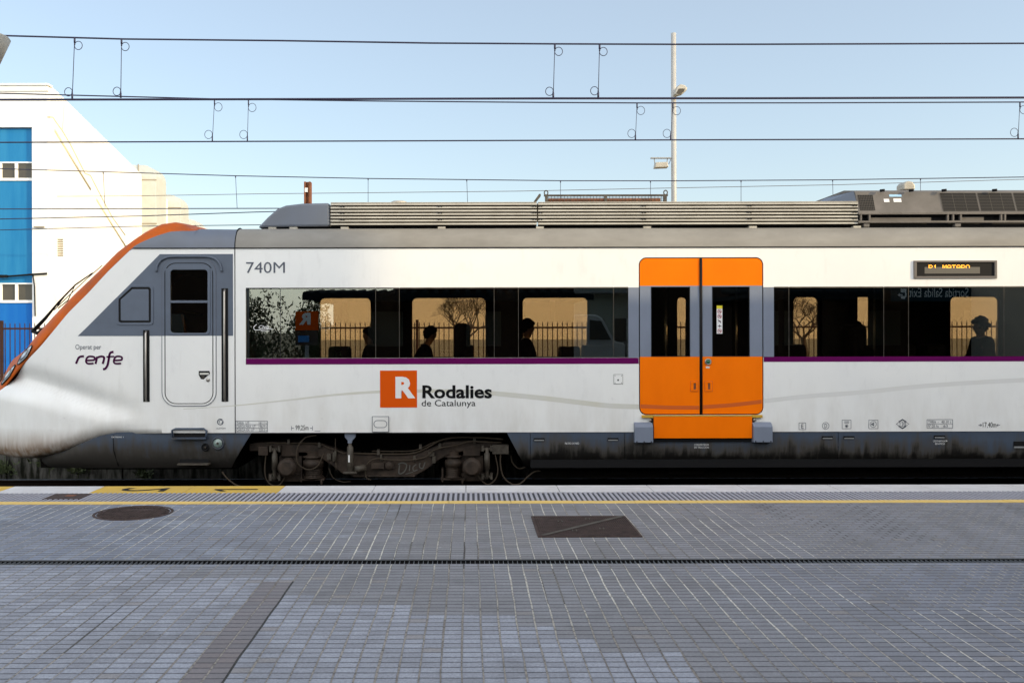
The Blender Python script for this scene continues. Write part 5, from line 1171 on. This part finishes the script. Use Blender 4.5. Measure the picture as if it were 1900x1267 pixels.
lone([(-300, 367), (0, 365), (240, 364), (480, 360), (960, 355), (1250, 349), (1560, 343), (1900, 333), (2300, 318)], 31, .009, 'thin brownish wire rising to the right behind the vent hood', 'wirebrown')
lone([(-300, 415), (0, 406.6), (260, 401), (480, 393.5), (900, 383)], 24, .012, 'dark wire crossing the white building and meeting the roof fairing')
lone([(-300, 433), (0, 427), (260, 420), (480, 417.5), (900, 411)], 24, .010, 'lowest dark wire, just above the train cab roof')

# ------------------------------------------------------------------ poles behind
D = 30; m = MB(); x = X(1250.8, D); m.tube([(x, D, .85), (x, D, Z(63, D))], [.088, .080], 20)
pl = m.build('lighting_pole', 'pole'); tag(pl, 'tall slim grey lighting pole rising behind the train above the doors', 'pole')
m = MB(); a = Vector((x, D, Z(186, D))); m.tube([a, a+Vector((.03, -.25, .08))], .035, 8)
hd = m.build('lamp_head', 'alu', pl)
m = MB(); m.v = []; s = D/F
body = [(1247, 182), (1252, 168), (1258, 163.5), (1266, 165), (1271, 170), (1270, 174), (1262, 181), (1252, 184)]
m.prism([(X(p, D), Z(q, D)) for p, q in body], D-.42, D-.16); hs = m.build('lamp_housing', 'alu', hd, bevel=.03)
m = MB(); m.prism([(X(p, D), Z(q, D)) for p, q in ((1250, 181), (1255, 172), (1266, 172), (1264, 178), (1257, 182))], D-.43, D-.415); m.build('lamp_glass', 'innerlight', hd)
m = MB(); m.box((X(1208, D), D-.05, Z(295.6, D)), (X(1246.5, D), D+.05, Z(293.4, D))); m.tube([(X(1214.5, D), D, Z(295, D)), (X(1216, D), D, Z(306, D))], .015, 5); m.tube([(X(1239, D), D, Z(295, D)), (X(1238, D), D, Z(306, D))], .015, 5); m.tube([(X(1245, D), D, Z(297, D)), (X(1242, D), D, Z(305, D)), (X(1238, D), D, Z(303, D))], .012, 5)
br = m.build('floodlight_bracket', 'galv', pl); m = MB(); m.prism([(X(p, D), Z(q, D)) for p, q in ((1216, 303.5), (1237, 303), (1239.5, 312.5), (1214, 313.5))], D-.16, D+.14); m.build('floodlight', 'alu', br, bevel=.02)
# rusty steel post
D = 18.9; m = MB(); s = D/F; x0, x1 = X(564.5, D), X(576.5, D); zt = Z(336.5, D)
m.box((x0, D, .8), (x0+.035, D+.18, zt)); m.box((x1-.035, D, .8), (x1, D+.18, zt)); m.box((x0+.035, D+.05, .8), (x1-.035, D+.09, zt))
po = m.build('steel_post', 'rust'); tag(po, 'rusty brown steel beam post standing up behind the roof fairing', 'post')
m = MB(); m.box((X(566, D), D-.004, Z(356, D)), (X(571.5, D), D+.05, Z(348, D))); m.build('number_plate', 'film_white', po)
# lamp shade at the upper left edge
D = 8.0; cxp = -34; m = MB(); xc = X(cxp, D); s = D/F
m.lathe((xc, D, Z(118, D)), [(30*s, 0), (50*s, 49*s), (48*s, 52*s), (30*s, 55*s), (10*s, 57*s)], 'Z', 40); lp = m.build('platform_lamp', 'alu')
tag(lp, 'grey cone-shaped lamp shade cut off by the upper left edge', 'lamp'); m = MB(); m.tube([(xc-.02, D, PZ), (xc-.02, D, Z(118, D))], .045, 12); m.build('pole', 'galv', lp)
m = MB(); m.lathe((xc, D, Z(119, D)), [(28*s, 0), (28*s, .004)], 'Z', 30); m.build('lens', 'innerlight', lp)

# ------------------------------------------------------------------ white and blue building
BD = 30.0; bx0 = X(88, BD); bldg = empty('white_building', (bx0, BD, .85), 'white rendered building with blue panels and strip windows at the left edge', 'building')
sd = Vector((-(871-561)/1750, 1, 0)); Lg = 54.0; zt = Z(155, BD)
def corner(t, off=0): return Vector((bx0, BD, 0))+sd*t+Vector((off, 0, 0))
# front wall as pieces around the recessed bay X(-200..60)
def bpx(px): return X(px, BD)
def bpz(py): return Z(py, BD)
def extr(px0, px1, py0, py1, m, yb=0.0, th=.35, mi=0): m.box((bpx(px0), BD+yb, bpz(py1)), (bpx(px1), BD+yb+th, bpz(py0)), mi)
m = MB(); extr(60, 88, 153+2, 705, m); extr(-400, 60, 155, 234.5, m); extr(-400, 60, 692, 705, m)
c0 = corner(.35); c1 = corner(Lg); bk = Vector((-9, 0, 0))
m.add([(bx0, BD+.35, .85), (c1.x, c1.y, .85), (c1.x, c1.y, zt), (bx0, BD+.35, zt)], [(0, 1, 2, 3)])
m.add([(bx0, BD+.35, .85), (c1.x, c1.y, .85), (c1.x, c1.y, zt), (bx0, BD+.35, zt), (bx0-.35, BD+.35, .85), (c1.x-.35, c1.y, .85), (c1.x-.35, c1.y, zt), (bx0-.35, BD+.35, zt)], [(4, 7, 6, 5), (3, 2, 6, 7)])
m.add([(bx0, BD+.35, zt-.01), (c1.x, c1.y, zt-.01), (c1.x-14, c1.y, zt-.01), (bpx(-400), BD+.35, zt-.01)], [(0, 1, 2, 3)])
wl = m.build('wall', 'wwall', bldg)
m = MB(); m.box((bpx(-400), BD-.04, bpz(167.8)), (bx0+.04, BD-.002, bpz(166.6))); m.box((bpx(-400), BD-.05, bpz(157)), (bx0+.05, BD+.3, bpz(153.8)))
a = corner(0, .05); b = corner(Lg, .05); m.add([(a.x, a.y, zt-.04), (b.x, b.y, zt-.04), (b.x, b.y, zt+.03), (a.x, a.y, zt+.03), (a.x-.3, a.y, zt+.03), (b.x-.3, b.y, zt+.03)], [(0, 1, 2, 3), (3, 2, 5, 4)])
m.build('parapet_coping', 'wwall', bldg)
m = MB(); zc = bpz(168); m.tube([corner(0, .01)+Vector((0, 0, zc)), corner(17.4, .01)+Vector((0, 0, zc))], .012, 5); m.build('parapet_joint', 'plinth', bldg)
for (c, d, mt) in ((236, 298, 'bluelight'), (333, 523, 'bluelight'), (560, 692, 'blue')):
    m = MB(); m.box((bpx(-400), BD+.10, bpz(d)), (bpx(59.5), BD+.16, bpz(c))); m.build('blue_panel', mt, bldg)
for c, d in ((298, 333), (523, 560)):
    for k in range(-3, 1):
        a = 62+(k-1)*64+(0 if k else 0); b = a+62
        m = MB(); 
        for (p, q, rr, ss) in ((a, b, c, c+2.6), (a, b, d-5, d), (a, a+4, c+2.6, d-5), (b-4 if k else b-2, b, c+2.6, d-5), (a+28, a+33.5, c+2.6, d-5)): m.box((bpx(p), BD+.07, bpz(ss)), (bpx(min(q, 60)), BD+.14, bpz(rr)))
        w_ = m.build('window', 'wwall', bldg)
        for p, q in ((a+4, a+28), (a+33.5, min(b-2, 59.8))):
            m = MB(); m.box((bpx(p), BD+.11, bpz(d-5)), (bpx(q), BD+.13, bpz(c+2.6))); m.build('pane', 'blindglass', w_)
m = MB(); m.box((bpx(8), BD+.05, bpz(705)), (bpx(22), BD-.02, bpz(688))); m.build('lower_window', 'ws', bldg)
# facade cable and junction box, downpipes on the side wall
m = MB(); m.tube([(bpx(-100), BD-.03, bpz(509)), (bpx(0), BD-.04, bpz(511)), (bpx(20), BD-.04, bpz(511)), (bpx(45), BD-.03, bpz(509)), (bpx(62), BD-.03, bpz(507.5)), (bpx(88), BD-.03, bpz(506))], .03, 6); m.box((bpx(0), BD-.10, bpz(513.5)), (bpx(15), BD+.02, bpz(508.5)))
m.tube([(bpx(62), BD-.03, bpz(509)), (bpx(65), BD-.03, bpz(530)), (bpx(66), BD-.03, bpz(585))], .02, 5); m.build('facade_cable', 'black', bldg)
def onside(px, py):                                     # point on the side wall seen at this pixel
    g = (px-CX)/F; t = (bx0-g*BD)/(g+(871-561)/1750) if False else None
    t = (g*BD-bx0)/(-(871-561)/1750-g); p = corner(t, .06); return Vector((p.x, p.y, Z(py, p.y)))
for pts, r in (([(88, 215), (95, 216), (103, 228), (112, 240), (128, 267), (155, 320), (165, 324), (190, 372), (205, 400), (230, 435)], .025), ([(88, 214), (40, 216)], .02) if 0 else ([(116, 194), (113, 238)], .02)):
    m = MB(); m.tube([onside(*p) for p in pts], r, 5); m.build('wall_cable', 'walltrim', bldg)
for a, b in (((98, 240), (165, 350)), ((176, 368), (232, 458))):
    m = MB(); m.tube([onside(*a), onside(*b)], .045, 6); m.build('wall_pipe', 'walltrim', bldg)
m = MB()
for k in range(8): p = onside(103.5, 443+k*4.2); q = onside(113, 443+k*4.2); m.tube([p, q], .03, 4)
m.build('vent_louvre', 'plinth', bldg)
m = MB(); m.box((bpx(64), BD-.04, bpz(421)), (bpx(83), BD-.001, bpz(418.5))); m.build('facade_bracket', 'plinth', bldg)
# ducts climbing over the side wall
for i, (pa, pb, top) in enumerate(((262, 290, 305), (311, 336, 360), (346, 372, 405), (376, 388, 421))):
    g = (pa-CX)/F; t = (g*BD-bx0)/(-(871-561)/1750-g); p = corner(t); Dp = p.y
    x0, x1 = p.x-.3, X(pb, Dp); zt_ = Z(top, Dp); rr = (x1-p.x)*.9
    poly = [(x0-1.2, zt_-.0), (x1-rr, zt_)]+[(x1-rr+rr*math.sin(k/8*PI/2), zt_-rr+rr*math.cos(k/8*PI/2)) for k in range(1, 9)]+[(x1, .85), (p.x+.02, .85), (p.x+.02, zt_-rr*1.4), (x0-1.2, zt_-rr*1.4)]
    m = MB(); m.prism(poly, Dp, Dp+1.6); du = m.build('ventilation_duct', 'duct', bevel=.02)
    tag(du, ['largest pale metal duct bending over the side of the white building', 'second pale duct elbow, farther along the white building', 'third small duct elbow just above the train roof', 'farthest tiny duct elbow touching the train roof'][i], 'duct', 'ducts along the white building')
    m = MB()
    for zz in (zt_-rr*1.1, zt_-rr*1.1-2.2, zt_-rr*1.1-4.4): m.box((p.x, Dp-.02, zz-.03), (x1+.03, Dp+.02, zz+.03))
    m.box((p.x-.15, Dp-.03, zt_-rr*1.3), (p.x-.10, Dp+.01, zt_+.04)); m.build('seam', 'plinth', du)
# ------------------------------------------------------------------ fence, beige block, bare trees behind the train
FD = 20.5; fn = empty('railing_fence', (0, FD, .85), 'brown picket railing standing behind the train, seen through the windows', 'fence')
zt = Z(597, FD); zr = Z(608, FD); sp = 9.15*FD/F
m = MB(); m.box((-16, FD-.015, zr-.02), (14, FD+.015, zr+.02)); m.box((-16, FD-.015, 1.0), (14, FD+.015, 1.04)); m.build('rail', 'fence', fn)
pm = None; n = 0; xx = -13.2
me_ = MB(); me_.tube([(0, FD, .85), (0, FD, zt-.04), (0, FD, zt)], [.011, .011, .003], 6)
proto = me_.build('picket', 'fence', fn); base = proto
near = []
while xx < 13.5: near.append(xx); xx += sp
near.sort(key=lambda v: abs(v+2.5) if v > -8 else 0)
keep = [v for v in near if -10.6 < v < -9.0]+[v for v in near if v > -3.9][:100-len([v for v in near if -10.6 < v < -9.0])]
for i, v in enumerate(keep):
    o = proto if i == 0 else proto.copy()
    if i: COL.objects.link(o)
    o.location.x = v
rest = MB()
for v in near:
    if v not in keep: rest.tube([(v, FD, .85), (v, FD, zt-.04), (v, FD, zt)], [.011, .011, .003], 5)
o = rest.build('pickets', 'fence', fn); o['kind'] = 'stuff'
m = MB()
for v in (X(774, FD), X(3, FD), X(1320, FD)): m.box((v-.03, FD-.03, .85), (v+.03, FD+.03, Z(593, FD)))
build_each(m, 'fence_post', 'fence', fn)
m = MB(); m.box((-11.6, 36, .85), (40, 46, 5.4)); bb = m.build('beige_block', 'beige'); tag(bb, 'low sunlit beige building seen through the train windows', 'building')
m = MB(); m.box((-11.6, 35.96, .85), (40, 36, Z(630, 36))); m.build('plinth', 'plinth', bb)
m = MB(); m.box((-11.7, 35.9, 5.4), (40.1, 46.1, 5.5)); m.build('roof_coping', 'plinth', bb)
def branch(m, p, d, L_, r, dep, rg):
    q = p+d*L_; mid = p+d*L_*.5+Vector((rg.uniform(-1, 1), rg.uniform(-1, 1), rg.uniform(-1, 1)))*L_*.07
    m.tube([p, mid, q], [r, r*.85, r*.68], 6 if r > .02 else 3, cap=False)
    if dep == 0: return
    for k in range(rg.choice((2, 3)) if dep > 1 else 3):
        ax = Vector((rg.uniform(-1, 1), rg.uniform(-1, 1), rg.uniform(-.5, .9))).normalized()
        nd = (d*.75+ax*.75+Vector((0, 0, .12))).normalized(); branch(m, q, nd, L_*rg.uniform(.62, .85), r*.66, dep-1, rg)
for i, (px, D, seed, lb) in enumerate(((866, 27.5, 5, 'larger bare tree at the beige wall, seen through a window left of the doors'), (1492, 28.5, 11, 'smaller bare tree seen through the window right of the doors'))):
    x = X(px, D); m = MB(); m.tube([(x, D, .85), (x+.05, D, 1.6), (x-.03, D, 2.15)], [.13, .10, .08], 8, cap=False)
    tr = m.build('bare_tree', 'bark'); tag(tr, lb, 'tree', 'bare trees behind the fence'); m = MB(); rg = random.Random(seed)
    for k in range(5): a = k*1.3; branch(m, Vector((x-.03, D, 2.1)), Vector((math.cos(a)*.8, math.sin(a)*.6, .75)).normalized(), .46, .036, 6, rg)
    m.build('branches', 'bark', tr)
# ------------------------------------------------------------------ behind the camera: reflected surroundings, plus unseen blocks added to shape the shade
def station(x0, x1, lbl, hi):
    cn = empty('station_building', ((x0+x1)/2, -5, PZ), lbl, 'building', 'station buildings behind the camera')
    m = MB(); m.box((x0+.4, -9, PZ), (x1, -4.2, 3.30)); m.box((hi, -9, 3.42), (x1, -4.2, 5.2)); m.build('wall', 'brick', cn)
    m = MB(); m.box((x0, -9.2, 3.30), (x1+.2, -1.0, 3.42)); m.box((x0, -1.0, 3.25), (x1+.2, -.9, 3.40)); m.build('canopy', 'tile', cn)
    m = MB()
    for k in range(int((x1-x0)/.325)): m.tube([(x0+.1+k*.325, -.8, 3.41), (x0+.1+k*.325, -4.1, 3.62)], .085, 8)
    m.build('roof_tiles', 'tile', cn)
    xx = x0+1.1
    while xx < x1: m = MB(); m.tube([(xx, -1.6, PZ), (xx, -1.6, 3.3)], .08, 12); m.build('column', 'brick', cn); xx += 6
    xx = x0+1.5
    while xx < x1-1.5: m = MB(); m.box((xx, -4.19, 1.9), (xx+1.1, -4.15, 3.0)); m.build('window', 'blindglass', cn); xx += 3.1
station(-4.7, 3.3, 'low dark station building with a tiled canopy, behind the camera, reflected left of the doors', -2.4)
station(7.9, 34, 'long dark station building carrying the exit sign, reflected right of the doors', 8.2)
m = MB(); m.box((4.2, -20, PZ), (7.6, -14, 12)); fb = m.build('pale_house', 'facade'); tag(fb, 'pale green house with balconies reflected in the window just left of the doors', 'building')
for zz in (1.2, 4.2, 7.2):
    for xx in (4.6, 6.1): m = MB(); m.box((xx, -14.0, zz), (xx+1.05, -13.96, zz+1.7)); m.box((xx+.5, -13.97, zz), (xx+.55, -13.94, zz+1.7), 1); m.build('window', ['blindglass', 'vanwhite'], fb)
    m = MB(); m.box((4.3, -14, zz-.25), (7.5, -13.2, zz-.15))
    for k in range(22): m.box((4.35+k*.148, -13.23, zz-.15), (4.37+k*.148, -13.21, zz+.7))
    m.box((4.3, -13.24, zz+.7), (7.5, -13.20, zz+.74)); m.build('balcony', 'galv', fb)
m = MB(); m.box((7.65, -20, PZ), (14, -15, 9)); tag(m.build('brick_block', 'house'), 'dark brown brick block reflected in the left door window', 'building')
vn = empty('white_van', (3.9, -11.0, PZ), 'white delivery van parked behind the platform, reflected in the window left of the doors', 'van')
m = MB(); m.prism([(2.4, 1.05), (5.9, 1.05), (5.9, 1.9), (5.5, 2.0), (5.05, 2.85), (4.8, 3.0), (2.6, 3.02), (2.4, 2.85)], -12.0, -10.1); m.build('van_body', 'vanwhite', vn, bevel=.06)
m = MB(); m.prism([(4.55, 2.05), (5.35, 2.05), (4.98, 2.75), (4.55, 2.8)], -10.09, -10.05); m.build('side_window', 'blindglass', vn)
for xx in (3.0, 5.2):
    m = MB(); m.lathe((xx, -10.2, 1.05), [(.001, .12), (.2, .12), (.34, .10), (.35, -.10), (.001, -.12)], 'Y', 24); m.build('wheel', 'black', vn)
sg = empty('exit_sign', (12.8, -.8, 3.4), 'dark teal hanging sign with white arrow reading Sortida Salida Exit, reflected in the windows', 'sign')
def ry(px, y): return (px-CX)/F*(2*SD-y)
ys = -.75
def rzz(py): return H+(CY-py)/F*(2*SD-ys)
m = MB(); m.box((ry(1655, ys), ys-.06, rzz(561)), (ry(1903, ys), ys, rzz(528))); m.build('panel', 'signteal', sg)
m = MB(); textmesh(m, 'Sortida Salida Exit', ry(1687, ys), ry(1797, ys), rzz(553), rzz(536), ys+.006, flip=False); m.v = [(x, y, z) for x, y, z in m.v]
# the text must read correctly for someone facing the sign from the tracks (looking -Y): mirror along X
xa, xb = ry(1687, ys), ry(1797, ys); m.v = [(xa+xb-x, y, z) for x, y, z in m.v]; m.f = [f[::-1] for f in m.f]; m.build('lettering', 'signtext', sg)
m = MB()
def sb(a, b, c, d): m.box((ry(a, ys), ys, rzz(d)), (ry(b, ys), ys+.006, rzz(c)))
sb(1672, 1682, 537.5, 540.5); sb(1679.5, 1682, 540.5, 553); sb(1672, 1679.5, 551, 556); sb(1672, 1679, 541, 544); sb(1667, 1675, 548, 550)
m.add([(ry(1665.5, ys), ys+.006, rzz(549)), (ry(1670, ys), ys+.006, rzz(545.5)), (ry(1670, ys), ys+.006, rzz(552.5))], [(0, 1, 2)]); m.build('exit_arrow', 'signtext', sg)
m = MB(); m.box((ry(1816, ys), ys, rzz(561)), (ry(1896, ys), ys+.01, rzz(532))); m.build('pale_panel', 'signpale', sg)
m = MB(); m.box((ry(1896.5, ys), ys, rzz(548)), (ry(1903, ys), ys+.012, rzz(535))); m.build('blue_square', 'bluechip', sg)
m = MB()
for s_, a, b, c, d in (('MetroNord', 1864, 1895, 538, 546), ("L'Hospitalet de Llobregat", 1833, 1895, 551, 555)):
    k0 = len(m.v); textmesh(m, s_, ry(a, ys), ry(b, ys), rzz(d), rzz(c), ys+.014); xa, xb = ry(a, ys), ry(b, ys)
    m.v = m.v[:k0]+[(xa+xb-x, y, z) for x, y, z in m.v[k0:]]
m.f = [f[::-1] for f in m.f]; m.build('station_name', 'film_black', sg)
# information totem on the platform, left of the frame, reflected
yt = 2.0; x0, x1 = (548-CX)/F*(2*SD-yt), (590-CX)/F*(2*SD-yt); zz = lambda py: H+(CY-py)/F*(2*SD-yt)
tt = empty('information_totem', ((x0+x1)/2, yt, PZ), 'orange and black information totem reflected in the first big window', 'totem')
m = MB(); m.tube([((x0+x1)/2, yt-.03, PZ), ((x0+x1)/2, yt-.03, zz(640))], .05, 10); m.build('stand', 'galv', tt)
m = MB(); m.box((x0, yt-.06, zz(612)), (x1, yt, zz(577))); m.build('orange_panel', 'logo_orange', tt); m = MB(); m.box((x0, yt-.06, zz(640)), (x1, yt, zz(612.2))); m.build('black_panel', 'blackgloss', tt)
m = MB(); textmesh(m, 'R', x0+.09, x0+.38, zz(602), zz(580), yt+.005, bold=.05); xa = x0+.09+x0+.38; m.v = [(xa-x, y, z) for x, y, z in m.v]; m.f = [f[::-1] for f in m.f]; m.build('letter', 'film_white', tt)
m = MB(); m.box((x0+.07, yt, zz(634)), (x0+.34, yt+.006, zz(622))); m.build('blue_notice', 'bluechip', tt)
def shrub(x, y, w_, h_, seed, label):
    rg = random.Random(seed); m = MB(); m.tube([(x, y, -.3), (x+.1, y, h_*.4), (x-.1, y, h_*.75)], [.08, .06, .03], 7)
    for k in range(9): a = rg.uniform(0, 6.28); m.tube([(x, y, h_*rg.uniform(.2, .5)), (x+w_*.5*math.cos(a), y+w_*.4*math.sin(a), h_*rg.uniform(.6, .95))], [.03, .01], 5)
    t_ = m.build('leafy_tree', 'bark'); tag(t_, label, 'tree', 'leafy trees behind the platform'); m = MB()
    cl = [(x+rg.gauss(0, w_*.26), y+rg.gauss(0, w_*.22), .4+h_*rg.betavariate(2.2, 1.7)*.95) for _ in range(46)]
    for c in cl:
        for _ in range(58):
            p = Vector(c)+Vector((rg.gauss(0, .20), rg.gauss(0, .20), rg.gauss(0, .18))); a, b = rg.uniform(0, PI), rg.uniform(0, PI); l = rg.uniform(.05, .09)
            u = Vector((math.cos(a)*math.cos(b), math.sin(a)*math.cos(b), math.sin(b)))*l; v = u.orthogonal().normalized()*l*.5
            m.add([p-u, p+v, p+u, p-v], [(0, 1, 2, 3)])
    m.build('crown', 'leaf', t_)
shrub(-7.1, -5.5, 1.9, 3.3, 1, 'left leafy tree reflected in the first narrow window'); shrub(-5.6, -7.5, 1.5, 3.5, 2, 'taller leafy tree reflected beside the orange totem'); shrub(-4.5, -4.5, .9, 2.3, 3, 'low bush reflected right of the orange totem')
def shade_block(x0, x1, y0, y1, h_, label):  # unseen block added to keep the sun off the left of the train
    m = MB(); m.box((x0, y0, -.4), (x1, y1, h_)); o = m.build('tall_shade_block', 'blocker'); tag(o, label, 'building', 'unseen shade blocks behind the platform')
    m = MB()
    for fz_ in range(int(h_/3)):
        for k in range(int((x1-x0)/3)): m.box((x0+.8+k*3, y1, .9+fz_*3), (x0+2.2+k*3, y1+.02, 2.3+fz_*3))
    w_ = m.build('windows', 'mirrorglass', o); w_['kind'] = 'stuff'
rise = (SD+8)/math.cos(AZ)*math.tan(EL)
xb = -1.25+math.tan(AZ)*(SD+8)
shade_block(20, xb, -20, -8, 4.9+rise, 'unseen tall block behind the camera, shaped to shade the left of the train')
near_rise = (SD-5)/math.cos(AZ)*math.tan(EL)
m = MB(); m.box((14, -.7, PZ), (130, 5, 2.80+near_rise-.25)); o = m.build('long_shade_block', 'blocker'); tag(o, 'unseen long block right of the camera, shaped to shade the lower train side', 'building')  # unseen block; its top edge sets the shadow line along the train
m = MB(); m.box((13.9, -.8, 2.80+near_rise-.25), (130, 5.0, 2.80+near_rise)); m.build('roof', 'tile', o)
m = MB(); m.box((-14.5, -13, -.4), (-9.0, -7.5, 5.2)); o = m.build('brick_house', 'house'); tag(o, 'dark brick house behind the platform, reflected in the cab door window', 'building')
m = MB(); m.prismx([(-13.2, 5.2), (-7.3, 5.2), (-10.2, 6.6)], -14.7, -8.8); m.build('roof', 'tile', o)
for k in range(2):
    m = MB(); m.box((-13.4+k*2.4, -7.5, 1.6), (-12.4+k*2.4, -7.47, 3.0)); m.build('window', 'blindglass', o)
